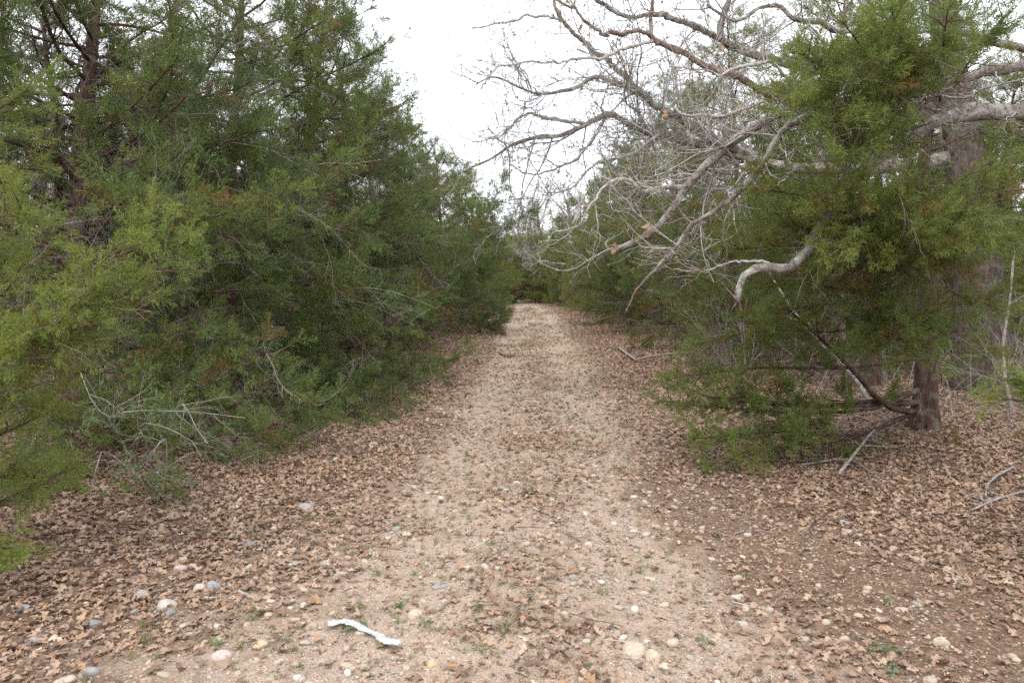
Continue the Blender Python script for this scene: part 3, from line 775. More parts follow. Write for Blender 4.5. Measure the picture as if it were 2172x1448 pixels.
# --- row along the right of the track
rowR = [(4.9, 10.0, 5.4, 1.5, .52, 'thin cedar right behind the red-brown trunked one, a slim vertical stem'),
        (5.2, 12.2, 6.4, 2.5, .58, 'olive cedar behind the spreading low boughs, second along the right side'),
        (4.7, 15.6, 6.9, 2.6, .62, 'third cedar along the right side of the track, under the bare oak boughs'),
        (4.6, 19.5, 6.6, 2.8, .58, 'fourth cedar along the right side, its peak rising among oak twigs'),
        (4.3, 24.0, 6.3, 2.7, .56, 'fifth cedar along the right side of the track, near where the track narrows')]
for i, (x, y, H, R, ti, lb) in enumerate(rowR):
    build_cedar('cedar_tree', x, y, H=H, R=R, n=66 if i else 30, low=.02 if i else .3, r0=.08, tint=ti, brown=.2, size=.25, parts=i < 2, label=lb, asc=.5, prof=.6)

# --- prototypes reused behind; distance haze is put into their colour as a lighter tint
protoA = build_cedar('cedar_tree', -2.6, 28.5, H=6.4, R=2.7, n=60, low=.01, tint=.60, size=.32, parts=False, brown=.16, prof=.6, label='far cedar on the left just past the drooping bough', secden=7)
protoB = build_cedar('cedar_tree', 4.7, 29.5, H=6.2, R=2.8, n=60, low=.01, tint=.72, size=.32, parts=False, brown=.16, prof=.6, label='far olive-green cedar on the right where the track narrows', secden=7)
def gpos(x, y): return (x, y, float(gz(x, y)) - .03)
far = [(-2.6, 34, 0, 1.0, 'cedar on the left close to the far end of the track'), (4.7, 35, 1, 1.0, 'cedar on the right close to the far end of the track'),
       (3.9, 41, 0, .95, 'low cedar closing the right of the track\'s far end'), (-1.6, 43, 1, .8, 'cedar standing left of centre at the far end of the track'),
       (1.6, 49, 1, .75, 'pale cedar closing the view at the far end of the track'), (-.6, 55, 0, .9, 'cedar behind the far end of the track, left of the pale one'),
       (4.0, 54, 0, .95, 'cedar behind the far end of the track, right of the pale one'),
       (.2, 46.5, 1, .7, 'low bushy cedar at the very end of the track, left part'), (2.8, 45.5, 1, .72, 'low bushy cedar at the very end of the track, right part'), (1.5, 58, 0, .9, 'cedar top seen above the low ones at the track end')]
for x, y, k, s, lb in far:
    copy_tree((protoA, protoB)[k], gpos(x, y), rng.uniform(0, 6.28), s, lb)
bk = []
for sgn in (-1, 1):
    for y0 in np.arange(5, 60, 4.6):
        for x0 in (8.6, 13.2, 18.5):
            if rng.random() < .68: bk.append((sgn * (x0 + rng.uniform(-1.4, 1.4)), y0 + rng.uniform(-1.7, 1.7)))
for x, y in bk:
    if abs(x) / max(y, 1) > 1.1: continue
    if 5 < x < 9.5 and y < 10.8: continue
    if x < 0 and x > -9.5 and y < 9: continue
    s_ = rng.uniform(.75, 1.1)
    copy_tree((protoA, protoB)[rng.integers(0, 2)], gpos(x, y), rng.uniform(0, 6.28), s_, 'cedar standing in the woods behind the cedars that line the track', 'cedars in the woods behind the track')

# ------------------------------------------------------------------ oaks
def oak_branching(limbs, LR, mbs, n1=9, n2=6, n3=4, l1=.5, l2=.5, wander=.26, rmin=.0023, tmin=.15):
    """crooked side branches, twigs, twiglets on limbs (M,N,3) with base radius LR"""
    L = lens(limbs); cnt = np.maximum((L * n1).astype(int), 1); p = np.repeat(np.arange(len(limbs)), cnt)
    t = tmin + (1 - tmin) * rng.random(len(p)); S, T = sample(limbs, p, t)
    la = (.25 + l1 * L[p] * (1.05 - t * .7)) * rng.uniform(.4, 1.2, len(p)); la = np.minimum(la, 1.7)
    a = grow(S, side(T, rng.uniform(.5, 1.25, len(p)), up=.15), la, 10, wander, .03)
    ra = np.maximum(np.minimum(LR[p] * .4, .0025 + .0065 * la), .003)
    mbs.add(tubes(a, ra[:, None] * np.linspace(1, .3, 10)[None], 4))
    c2 = np.maximum((la * n2).astype(int), 1); p2 = np.repeat(np.arange(len(a)), c2); t2 = rng.uniform(.15, 1, len(p2)); S, T = sample(a, p2, t2)
    lb = (.12 + l2 * la[p2] * .7) * rng.uniform(.4, 1.2, len(p2)); lb = np.minimum(lb, .7)
    b = grow(S, side(T, rng.uniform(.5, 1.2, len(p2)), up=.2), lb, 7, wander * 1.1, .04)
    rb = np.maximum(ra[p2] * .5, rmin)
    mbs.add(tubes(b, rb[:, None] * np.linspace(1, .4, 7)[None], 3))
    c3 = np.full(len(b), n3); p3 = np.repeat(np.arange(len(b)), c3); t3 = rng.uniform(.2, 1, len(p3)); S, T = sample(b, p3, t3)
    lc = rng.uniform(.05, .22, len(p3))
    c = grow(S, side(T, rng.uniform(.4, 1.1, len(p3)), up=.25), lc, 4, wander, .05)
    mbs.add(tubes(c, np.tile(np.linspace(rmin * .8, rmin * .5, 4), (len(c), 1)), 3))
    return a, b, c

def limb_obj(P, radii, mat, parent, base, name='limb', k=14, n=64, rough=.12):
    P = resample(P, n); r = np.interp(np.linspace(0, 1, n), np.linspace(0, 1, len(radii)), radii)
    wk = np.cumsum(np.cumsum(rng.normal(0, 1, (n, 3)), 0) * .35 + rng.normal(0, 1, (n, 3)), 0); tt_ = np.linspace(0, 1, n)[:, None]; wk = wk - wk[:1] * (1 - tt_) - wk[-1:] * tt_
    wk = wk - np.array([np.convolve(np.pad(wk[:, j], 8, mode='edge'), np.ones(17) / 17, 'valid') for j in range(3)]).T; P = P + wk * min(.004 + .08 * float(np.mean(radii)), .008) * np.sin(np.pi * tt_) ** .3
    kn = np.zeros(n)
    for _ in range(7): kn += rng.uniform(.1, .35) * np.exp(-((np.arange(n) - rng.uniform(0, n)) / rng.uniform(.7, 1.6)) ** 2)
    r = r * .8 * (1 + kn)
    V, Q = tubes(P[None], r[None], k); V = V.reshape(n, k, 3); C = P[:, None]
    f = 1 + rough * rng.normal(0, .7, (n, k)) + .08 * np.repeat(rng.normal(0, .5, (n, 1)), k, 1) + .10 * np.sin(np.arange(k) * 6.283 / k * 3 + 1)[None] * np.ones((n, 1))
    V = C + (V - C) * f[..., None]
    # close the tip
    tip = P[-1]; V = np.vstack([V.reshape(-1, 3), tip[None]]); last = (n - 1) * k
    T3 = [(last + j, last + (j + 1) % k, n * k) for j in range(k)]
    o = link(name, mesh_np(name, V - base, quads=Q, tris=T3, mats=[mat]), parent)
    return o, P

px2r = lambda w, d: w / FPX * d / 2
# oak E: trunk outside the right edge, its limbs cross the top right of the view
bE = np.array([6.9, 6.6, float(gz(6.9, 6.6)) - .05]); oakE = empty('oak_tree', bE)
tE = resample([bE, bE + [-.1, 0, 1.6], A(2640, 240, 6.6), A(2600, 60, 6.6), A(2500, -250, 6.5)], 24)
link('trunk', trunk_mesh(tE, .24, .13, 24, M_OAKBARK, bE, rough=.05), oakE)
limE = [
    ([A(2640, 240, 6.6), A(2400, 215, 6.5), A(2172, 232, 6.4), A(2050, 240, 6.3), A(1985, 258, 6.25), A(1905, 305, 6.1), A(1830, 365, 5.9), A(1775, 418, 5.6), A(1735, 470, 5.3), A(1705, 530, 5.05), A(1672, 566, 4.9), A(1620, 570, 4.8), A(1585, 585, 4.75), A(1575, 612, 4.7), A(1564, 643, 4.7)],
     [px2r(w, d_) for w, d_ in zip((60, 58, 52, 50, 48, 42, 38, 33, 28, 25, 24, 24, 25, 22, 15), (6.6, 6.5, 6.4, 6.3, 6.25, 6.1, 5.9, 5.6, 5.3, 5.05, 4.9, 4.8, 4.75, 4.7, 4.7))], M_OAKLIMB),
    ([A(2620, 120, 6.6), A(2300, 130, 6.4), A(2050, 160, 6.2), A(1850, 205, 6.0), A(1720, 235, 5.8), A(1650, 250, 5.7), A(1570, 295, 5.6), A(1505, 345, 5.5), A(1455, 405, 5.45), A(1420, 455, 5.4), A(1380, 490, 5.35), A(1306, 530, 5.3)],
     [px2r(w, 5.8) for w in (40, 38, 34, 30, 27, 25, 24, 24, 24, 21, 17, 13)], M_OAKLIMB),
    ([A(1850, 205, 6.0), A(1740, 240, 5.8), A(1690, 255, 5.6), A(1655, 285, 5.5), A(1632, 330, 5.4), A(1590, 385, 5.3), A(1530, 432, 5.25), A(1468, 478, 5.2), A(1440, 520, 5.2), A(1400, 560, 5.15), A(1350, 610, 5.1), A(1325, 665, 5.1)],
     [px2r(w, 5.5) for w in (22, 20, 19, 18, 16, 15, 13, 12, 10, 7, 4, 2.5)], M_OAKLIMB),
    ([A(1850, 205, 6.0), A(1720, 225, 6.0), A(1640, 205, 6.0), A(1580, 165, 6.0), A(1520, 148, 6.0), A(1465, 120, 6.0), A(1400, 92, 6.0), A(1380, 60, 6.0), A(1385, -20, 6.0)],
     [px2r(w, 6.0) for w in (24, 22, 20, 18, 17, 15, 14, 11, 7)], M_OAKBROWN),
    ([A(1400, 92, 6.0), A(1370, 72, 6.0), A(1300, 72, 5.95), A(1275, 73, 5.9), A(1210, 20, 5.9), A(1170, -10, 5.9)],
     [px2r(w, 6.0) for w in (12, 11, 9, 8, 6, 4)], M_OAKBROWN),
    ([A(1385, 88, 6.0), A(1330, 100, 5.9), A(1290, 120, 5.8), A(1240, 125, 5.7), A(1160, 135, 5.6), A(1060, 140, 5.5), A(1020, 190, 5.4)],
     [px2r(w, 6.0) for w in (9, 8, 7, 6, 5, 4, 3)], M_OAKTWIG),
    ([A(2300, 130, 6.4), A(1950, 60, 6.2), A(1790, 70, 6.0), A(1740, 50, 5.9), A(1690, 42, 5.8), A(1655, 14, 5.8), A(1610, 18, 5.8), A(1560, 45, 5.7), A(1500, 10, 5.7)],
     [px2r(w, 6.0) for w in (26, 20, 18, 16, 14, 12, 11, 8, 5)], M_OAKLIMB),
    ([A(1460, 400, 5.45), A(1420, 395, 5.4), A(1370, 408, 5.35), A(1345, 390, 5.3), A(1318, 378, 5.3), A(1282, 395, 5.25), A(1255, 435, 5.2), A(1222, 480, 5.2), A(1185, 492, 5.2)],
     [px2r(w, 5.4) for w in (14, 12, 11, 9, 8, 6, 5, 4, 2.5)], M_OAKTWIG),
    ([A(1720, 230, 5.8), A(1640, 135, 5.6), A(1590, 140, 5.5), A(1530, 155, 5.5), A(1470, 150, 5.4), A(1420, 140, 5.4)],
     [px2r(w, 5.6) for w in (10, 9, 8, 7, 5, 3)], M_OAKTWIG),
    ([A(1660, 570, 4.9), A(1600, 556, 5.0), A(1540, 560, 5.1), A(1480, 575, 5.2), A(1430, 570, 5.2)],
     [px2r(w, 5.6) for w in (5, 5, 4, 3, 2)], M_OAKTWIG)]
mbE = MB(); tipsE = []
for P, r, m in limE:
    o, Pc = limb_obj(P, r, m, oakE, bE)
    if m is M_OAKLIMB: o['label'] = 'thick weathered grey bough with lichen'
    if P is limE[0][0]:
        # the thick bough ends in a torn stub: few twigs
        a, b, c = oak_branching(Pc[None, 12:, :], np.array([.03]), mbE, n1=.7, l1=.10)
    else:
        st = 16 if P is limE[1][0] else 8
        a, b, c = oak_branching(Pc[None, st:, :], np.array([r[len(r) // 2]]), mbE, n1=7 if m is not M_OAKLIMB else 4.5, n2=7, n3=4, l1=.28)
    tipsE.append(c)
o = link('twigs', mbE.mesh('twigs', M_OAKTWIG, bE), oakE); o['kind'] = 'stuff'
# torn splinter at the broken end
for q_, (ex_, ey_) in enumerate(((1556, 652), (1572, 656))):
    sp = grow([A(1566, 636, 4.7)], [A(ex_, ey_, 4.7) - A(1566, 636, 4.7)], .07, 5, .05); link('splinter', mesh_np('splinter', *(lambda VQ: (VQ[0] - bE, VQ[1]))(tubes(sp, np.linspace(.012, .002, 5)[None], 5)), mats=[M_OAKBROWN]), oakE)
sp = grow([A(1566, 640, 4.7)], [A(1545, 612, 4.7) - A(1566, 640, 4.7)], .12, 5, .05); link('splinter', mesh_np('splinter', *(lambda VQ: (VQ[0] - bE, VQ[1]))(tubes(sp, np.linspace(.011, .003, 5)[None], 5)), mats=[M_OAKBROWN]), oakE)
tag(oakE, 'bare oak reaching in from the right edge, one bough ending in a broken stub', 'oak tree')

# oak D: thick blocky trunk behind the red-brown cedar
xD, yD = A(2085, 860, 9.4)[0], 9.4
bD = np.array([xD, yD, float(gz(xD, yD)) - .08]); oakD = empty('oak_tree', bD)
tD = resample([bD, A(2082, 700, 9.4), A(2066, 520, 9.4), A(2048, 380, 9.4), A(2040, 280, 9.4), A(2010, 100, 9.4), A(1990, -150, 9.4)], 90)
link('trunk', trunk_mesh(tD, .335, .12, 64, M_OAKBARK, bD, flare=1.25, rough=.035), oakD)
mbD = MB()
limD = [
    ([A(2045, 330, 9.4), A(1900, 350, 9.4), A(1720, 360, 9.3), A(1600, 340, 9.2), A(1500, 310, 9.1), A(1400, 285, 9.0), A(1345, 268, 9), A(1292, 242, 9), A(1240, 262, 8.9), A(1190, 285, 8.9), A(1140, 290, 8.8), A(1085, 308, 8.8), A(1040, 338, 8.7), A(985, 365, 8.6)],
     [px2r(w, 9.2) for w in (40, 36, 32, 28, 26, 24, 22, 20, 17, 14, 11, 9, 6, 4)], M_OAKLIMB),
    ([A(1600, 340, 9.2), A(1480, 270, 9.0), A(1420, 240, 9.0), A(1360, 197, 9.0), A(1300, 178, 9), A(1262, 165, 9), A(1212, 188, 8.9), A(1160, 198, 8.9), A(1110, 190, 8.8), A(1050, 165, 8.8), A(1010, 180, 8.7)],
     [px2r(w, 9) for w in (24, 22, 20, 18, 16, 14, 11, 9, 6, 5, 3)], M_OAKLIMB),
    ([A(1360, 197, 9.0), A(1290, 130, 9), A(1240, 90, 9), A(1190, 40, 9), A(1170, -20, 9)], [px2r(w, 9) for w in (16, 13, 11, 9, 6)], M_OAKLIMB),
    ([A(2025, 180, 9.4), A(1900, 160, 9.6), A(1700, 140, 9.6), A(1560, 100, 9.6), A(1530, 60, 9.5), A(1560, -40, 9.4)], [px2r(w, 9.4) for w in (34, 30, 26, 22, 18, 12)], M_OAKLIMB),
    ([A(1560, 100, 9.6), A(1480, 60, 9.4), A(1400, 30, 9.3), A(1320, 30, 9.2), A(1230, -20, 9.1)], [px2r(w, 9.4) for w in (16, 14, 12, 9, 6)], M_OAKLIMB),
    ([A(1500, 310, 9.1), A(1430, 230, 8.8), A(1460, 245, 8.7), A(1560, 240, 8.6), A(1620, 215, 8.5)], [px2r(w, 9) for w in (10, 9, 8, 8, 6)], M_OAKTWIG),
    ([A(1240, 262, 8.9), A(1180, 255, 8.8), A(1120, 240, 8.8), A(1060, 290, 8.7), A(1000, 300, 8.7)], [px2r(w, 9) for w in (9, 8, 6, 4, 3)], M_OAKTWIG),
    ([A(1292, 242, 9), A(1230, 330, 8.8), A(1190, 350, 8.8), A(1130, 370, 8.7), A(1080, 350, 8.7)], [px2r(w, 9) for w in (8, 7, 6, 4, 3)], M_OAKTWIG),
    ([A(1400, 285, 9), A(1330, 330, 8.8), A(1260, 350, 8.7), A(1210, 400, 8.7), A(1160, 410, 8.6)], [px2r(w, 9) for w in (9, 8, 6, 5, 3)], M_OAKTWIG),
    ([A(1190, 40, 9), A(1130, 35, 9), A(1060, 50, 8.9), A(1000, 60, 8.8)], [px2r(w, 9) for w in (7, 6, 5, 3)], M_OAKTWIG)]
tipsD = []
for P, r, m in limD:
    o, Pc = limb_obj(P, r, m, oakD, bD)
    st = 12 if len(P) > 11 else 2
    a, b, c = oak_branching(Pc[None, st:, :], np.array([r[len(r) // 2]]), mbD, n1=11, n2=9, n3=5, l1=.33)
    tipsD.append(c)
o = link('twigs', mbD.mesh('twigs', M_OAKTWIG, bD), oakD); o['kind'] = 'stuff'
tag(oakD, 'old oak with a thick blocky-barked trunk at right behind the red-brown cedar', 'oak tree')

# yellow-green buds on oak twigs
def buds(tips, parent, base, n):
    c = np.concatenate(tips); i = rng.integers(0, len(c), n); P = c[i, -1]
    P = np.repeat(P, 3, 0) + rng.normal(0, .008, (n * 3, 3))
    scatter('buds', 'bud', P, rng.uniform(0, 6.28, (n * 3, 3)), rng.uniform(.012, .028, n * 3), parent, base=base)
M_BUD = random_mat('oak_bud', [(0, (0.18, 0.17, 0.07)), (1, (0.30, 0.29, 0.12))], transl=.3)
template_set('bud', [tuft(M_BUD, 5, .9, .3) for _ in range(3)])
buds(tipsE, oakE, bE, 420); buds(tipsD, oakD, bD, 420)
# dead leaves still hanging on the oak
for (px, py, d, s) in ((1378, 488, 5.2, .12), (1303, 528, 5.15, .09), (1573, 233, 5.5, .09), (1410, 242, 5.6, .07), (1530, 102, 5.5, .07), (1240, 425, 5.2, .05), (1381, 535, 5.2, .05)):
    o = link('dead_leaf', TEMPL['leaf'][2][rng.integers(0, 6)], oakE); o.location = A(px, py, d) - bE
    o.rotation_euler = (rng.uniform(-.6, .6), rng.uniform(.9, 1.7), rng.uniform(0, 6.28)); o.scale = (s, s, s)

# generic bare oak for the woods behind
def generic_oak(H, rad, x, y, label, nl=13):
    b = np.array([x, y, float(gz(x, y)) - .05]); e = empty('oak_tree', b)
    tp = grow([b], [[0, 0, 1]], H * .75, 14, .06, .05)[0]
    link('trunk', trunk_mesh(tp, .17, .06, 12, M_OAKBARK, b), e)
    hs = np.linspace(.3, 1, nl); S, _ = sample(tp[None], np.zeros(nl, int), hs); az = np.arange(nl) * 2.4
    D = np.stack([np.cos(az), np.sin(az), .25 + hs * .9], 1)
    P = grow(S, D, rad * rng.uniform(.8, 1.2, nl), 12, .17, .03)
    mb = MB(); mb.add(tubes(P, (.055 * (1.2 - hs * .5))[:, None] * np.linspace(1, .15, 12)[None], 6))
    m2 = MB(); oak_branching(P, np.full(nl, .03), m2, n1=5, n2=4, n3=3, l1=.4, rmin=.004)
    link('crown', mb.mesh('crown', M_FAROAK, b), e); o = link('twigs', m2.mesh('twigs', M_FAROAK, b), e); o['kind'] = 'stuff'
    tag(e, label, 'oak tree'); return e
oakP = generic_oak(7.0, 3.0, 8.4, 14.5, 'bare grey oak in the woods behind the olive cedar on the right')
oakQ = generic_oak(7.5, 3.0, -8.3, 13.0, 'bare grey oak in the woods behind the left row of cedars')
cnt_ = 0
for (x, y, k, s, lb) in ((2.4, 52, 0, 1.2, 'pale bare oak standing beyond the far end of the track'), (3.6, 39, 1, 1.0, 'grey bare oak on the right just before the far end of the track'), (-1.6, 49, 0, 1.2, 'tall bare oak left of the far end of the track'), (1.2, 63, 1, 1.35, 'tallest pale oak straight beyond the far end of the track'), (-2.2, 66, 1, 1.0, 'bare oak far beyond the track, left of the pale one'),
                         (4.9, 21.5, 1, 1.0, 'bare oak whose twigs spread above the fourth right cedar'),
                         (6.3, 18.0, 0, .95, 'bare oak rising behind the third cedar on the right'), (6.6, 27, 1, 1.0, 'bare oak among the far cedars on the right'),
                         (1.6, 45.5, 0, .6, 'small pale bare oak right of the track end'), (5.2, 33, 1, .85, 'grey bare oak behind the far olive cedar'),
                         (-7.0, 17.5, 0, 1.0, 'bare oak showing fine twigs above the left cedar tops'), (-6, 26, 1, 1.05, 'bare oak behind the fifth left cedar')):
    copy_tree((oakP, oakQ)[k], gpos(x, y), rng.uniform(0, 6.28), s, lb)
for i in range(34):
    sg = 1 if i % 2 else -1
    x, y = sg * rng.uniform(7.5, 21), rng.uniform(7, 60)
    if abs(x) / y > 1.0 or (0 < x < 9 and y < 11): continue
    copy_tree((oakP, oakQ)[rng.integers(0, 2)], gpos(x, y), rng.uniform(0, 6.28), rng.uniform(.7, 1.05), 'bare grey oak standing in the woods behind the cedars that line the track', 'bare oaks in the woods behind the track')

# far woods that close the view all round: one mass of cedar tops and bare twigs
n = 5200; th = rng.uniform(-1.5, 1.5, n); rr = rng.uniform(62, 95, n)
P = np.stack([np.sin(th) * rr, np.cos(th) * rr, np.abs(rng.normal(0, 2.3, n))], 1)
P[:, 2] = np.minimum(P[:, 2], 6.5)
fw = scatter('far_woods', 'spray', P, eulers(np.c_[rng.normal(0, .6, (n, 2)), np.ones(n)], rng.uniform(0, 6.28, n)), rng.uniform(1.6, 3.2, n), None, np.clip(rng.normal(.4, .12, n), 0, 1), np.clip(rng.normal(.2, .15, n), 0, 1))
tag(fw, 'far cedar woods closing the view all round behind the trees', kind='stuff')

# ------------------------------------------------------------------ undergrowth
def shrub(x, y, stems, label, nleaf=160, seed=0, leafscale=.16, r=.007):
    """arching thin-stemmed shrub: stems (lists of points), small pale leaves"""
    b = np.array([x, y, float(gz(x, y)) - .02]); e = empty('shrub', b)
    S = np.stack([resample([b] + list(s), 12) for s in stems])
    for s_ in S:
        link('stem', mesh_np('stem', *(lambda VQ: (VQ[0] - b, VQ[1]))(tubes(s_[None], np.linspace(r, r * .35, 12)[None], 5)), mats=[M_DEADTWIG]), e)
    k = len(S) * 6; pi = rng.integers(0, len(S), k); P, T = sample(S, pi, rng.uniform(.3, 1, k)); tw = grow(P, side(T, rng.uniform(.5, 1.1, k), flat=.8), rng.uniform(.12, .45, k), 6, .18)
    mb = MB(); mb.add(tubes(tw, np.tile(np.linspace(.003, .0013, 6), (k, 1)), 3)); o = link('twigs', mb.mesh('twigs', M_DEADTWIG, b), e); o['kind'] = 'stuff'
    i = rng.integers(0, k, nleaf); P, T = sample(tw, i, rng.uniform(.2, 1, nleaf))
    scatter('leaves', 'sprig', P, eulers(side(T, rng.uniform(.3, 1, nleaf)), rng.uniform(0, 6.28, nleaf)), leafscale * rng.uniform(.6, 1.3, nleaf), e, rng.uniform(0, 1, nleaf), np.zeros(nleaf), b)
    tag(e, label, 'shrub')
shrub(-2.9, 10.3, [[A(700, 640, 9.5), A(800, 612, 9), A(930, 655, 8.8)], [A(690, 660, 9.5), A(760, 640, 9.0), A(880, 690, 8.6)], [A(640, 730, 9.5), A(730, 700, 9), A(800, 770, 8.6)], [A(650, 690, 9.5), A(740, 720, 9), A(850, 760, 8.7)]],
      'grey-green thin-leaved shrub arching out of the left cedars over the track edge', 420, leafscale=.10)
shrub(-3.05, 5.9, [[A(175, 790, 5.4), A(200, 860, 5.3), A(235, 885, 5.2)], [A(235, 885, 5.2), A(300, 835, 5.1), A(330, 800, 5.1)], [A(240, 886, 5.2), A(380, 872, 5.1), A(520, 886, 5.1)], [A(300, 900, 5.2), A(400, 930, 5.0), A(430, 975, 5.0)], [A(380, 860, 5.2), A(410, 900, 5.0), A(440, 940, 4.9)]],
      'pale bare-stemmed shrub with small leaves in front of the large cedar trunk', 260, leafscale=.09)
shrub(-2.4, 5.0, [[A(230, 960, 4.9), A(205, 990, 4.8), A(190, 1060, 4.7)], [A(350, 930, 4.9), A(300, 1000, 4.8), A(255, 1010, 4.8)], [A(300, 1010, 4.8), A(340, 1000, 4.7), A(370, 980, 4.7)]],
      'low leafy shrub under the left fronds at the edge of the leaf litter', 160, leafscale=.08)
shrub(5.4, 8.6, [[A(2060, 760, 8.6), A(2080, 700, 8.6), A(2130, 640, 8.4)], [A(2120, 830, 8.5), A(2160, 790, 8.4), A(2190, 750, 8.4)]], 'scrubby little bush at the foot of the thick oak trunk', 110, leafscale=.14)
# leaning pale sapling trunks in the woods at right
def sapling(pts, w, mat, label, cat_='sapling'):
    P = resample(pts, 16); b = P[0].copy()
    rad = [w * q for q in (1, .8, .5)]
    o = empty('sapling', b); limb_obj(pts, rad, mat, o, b, name='trunk', k=8, n=18)
    m_ = MB(); P2 = P[None]; oak_branching(P2, np.array([w]), m_, n1=3, n2=3, n3=2, l1=.25); q = link('twigs', m_.mesh('twigs', mat, b), o); q['kind'] = 'stuff'
    tag(o, label, cat_)
sapling([A(1860, 880, 8.6), A(1800, 790, 8.8), A(1700, 680, 9.0), A(1620, 560, 9.3)], .024, M_DEADTWIG, 'leaning pale grey sapling behind the low right boughs')
sapling([A(1795, 870, 9.3), A(1790, 760, 9.3), A(1785, 640, 9.3), A(1780, 500, 9.3)], .065, M_CEDARBARK, 'straight brown sapling trunk standing behind the low right boughs')
sapling([A(2150, 890, 7.6), A(2130, 780, 7.8), A(2140, 650, 8.0), A(2150, 520, 8.1)], .024, M_DEADTWIG, 'pale thin sapling near the right edge by the thick oak trunk')
sapling([A(1880, 850, 10.4), A(1872, 720, 10.4), A(1876, 560, 10.4)], .035, M_DEADTWIG, 'thin grey sapling between the two right-hand trunks')
sapling([A(740, 800, 12.2), A(738, 700, 12.2), A(742, 560, 12.2)], .05, M_CEDARBARK, 'brown sapling trunk inside the left row of cedars')
sapling([A(490, 975, 6.15), A(497, 940, 6.2), A(510, 900, 6.2)], .018, M_CEDARBARK, 'tiny dark seedling stem standing in the litter at left')
# brush: dead twigs tangled on the woodland floor both sides
n = 2600
x = np.where(rng.random(n) < .5, -1, 1) * rng.uniform(2.6, 15, n); y = rng.uniform(4, 34, n)
k = ((np.abs(x - path_x(y)) > 2.6) & ~((y < 7) & (np.abs(x) < 3.8)))
x, y = x[k], y[k]; n = len(x); P = np.stack([x, y, gz(x, y)], 1)
br = scatter('undergrowth', 'deadtwig', P, eulers(np.c_[rng.normal(0, .8, (n, 2)), rng.uniform(.1, 1.4, n)], rng.uniform(0, 6.28, n)), rng.uniform(.4, 1.5, n))
tag(br, 'tangle of dead grey twigs on the woodland floor under the trees', kind='stuff')

# ------------------------------------------------------------------ litter, pebbles, grit, grass
def spread_pts(n, xr, yr, keep):
    x = rng.uniform(*xr, n); y = rng.uniform(*yr, n); k = keep(x, y); return x[k], y[k]
def inview(x, y, m=1.0): return np.abs(x) < y * .75 + m
def litter(n, xr, yr, s0, s1, f=1.0, minv=None):
    return spread_pts(n, xr, yr, lambda x, y: (rng.random(len(x)) < leafd(x, y) * f) & inview(x, y))
X, Y, SZ = [], [], []
for n, xr, yr, s in ((125000, (-7, 7), (1.8, 8), (.024, .068)), (100000, (-11, 11), (8, 18), (.04, .08)), (60000, (-17, 17), (18, 38), (.06, .105))):
    x, y = litter(n, xr, yr, *s); X.append(x); Y.append(y); SZ.append(rng.uniform(*s, len(x)))
X, Y, SZ = map(np.concatenate, (X, Y, SZ)); N = len(X)
rot = np.c_[rng.normal(0, .33, N), rng.normal(0, .33, N), rng.uniform(0, 6.28, N)]; fl = rng.random(N) < .4; rot[fl, 0] += np.pi
Z = gz(X, Y) + rng.uniform(.002, .022, N) + fl * SZ * .10
# the largest-looking 300 leaves are objects of their own, under the ground they lie on
pr = SZ / np.hypot(X, Y) * (np.abs(X) < Y * .68) * (Y > 2.65); big = np.argsort(-pr)[:300]; rest = np.setdiff1d(np.arange(N), big)
for i in big:
    o = link('fallen_leaf', TEMPL['leaf'][2][rng.integers(0, 8)], ground); o.location = (X[i], Y[i], Z[i]); o.rotation_euler = rot[i]; o.scale = (SZ[i],) * 3
scatter('leaf_litter', 'leaf', np.c_[X, Y, Z][rest], rot[rest], SZ[rest], ground)

# broken leaf crumbs mixed into gravel and soil
x, y = spread_pts(210000, (-7, 7), (1.9, 16), lambda x, y: (rng.random(len(x)) < (.12 + .6 * vnoise(x, y, 2.6, 31)) * np.where(y < 9, 1, .6)) & inview(x, y, .3))
n = len(x); scatter('leaf_crumbs', 'leaf', np.c_[x, y, gz(x, y) + rng.uniform(.001, .008, n)], np.c_[rng.normal(0, .35, n), rng.normal(0, .35, n), rng.uniform(0, 6.28, n)],
    np.c_[rng.uniform(.008, .026, n) * (1 + y / 18), rng.uniform(.012, .03, n) * (1 + y / 18), rng.uniform(.01, .02, n)], ground)

def stones(n, yr, s, w, key, nm, near=0, minf=.08):
    x, y = spread_pts(n, (-7, 7), yr, lambda x, y: (rng.random(len(x)) < np.clip(gravel(x, y) * 1.0 + .35 * bare(x, y) + minf, 0, 1) * (0.35 + 1.0 * vnoise(x, y, 2.2, 9))) & inview(x, y, .3))
    m = len(x); sz = s[0] + (s[1] - s[0]) * rng.random(m) ** 2.6; r = np.c_[rng.normal(0, .2, (m, 2)), rng.uniform(0, 6.28, m)]; z = gz(x, y) + sz * .03
    rest = np.arange(m)
    if near:
        pr = sz / y * (np.abs(x) < y * .68) * (y > 2.65); bg_ = np.argsort(-pr)[:near]; rest = np.setdiff1d(rest, bg_)
        for i in bg_:
            o = link('pebble', TEMPL[key][2][rng.integers(0, 6)], ground); o.location = (x[i], y[i], z[i]); o.rotation_euler = r[i]; o.scale = (sz[i],) * 3
    scatter(nm, key, np.c_[x, y, z][rest], r[rest], sz[rest], ground)
stones(24000, (2.2, 12), (.016, .064), 0, 'pebble', 'gravel', near=280)
stones(150000, (2.0, 10), (.005, .024), 0, 'grit', 'grit', minf=.22)
stones(16000, (9, 36), (.015, .055), 0, 'grit', 'coarse_gravel')

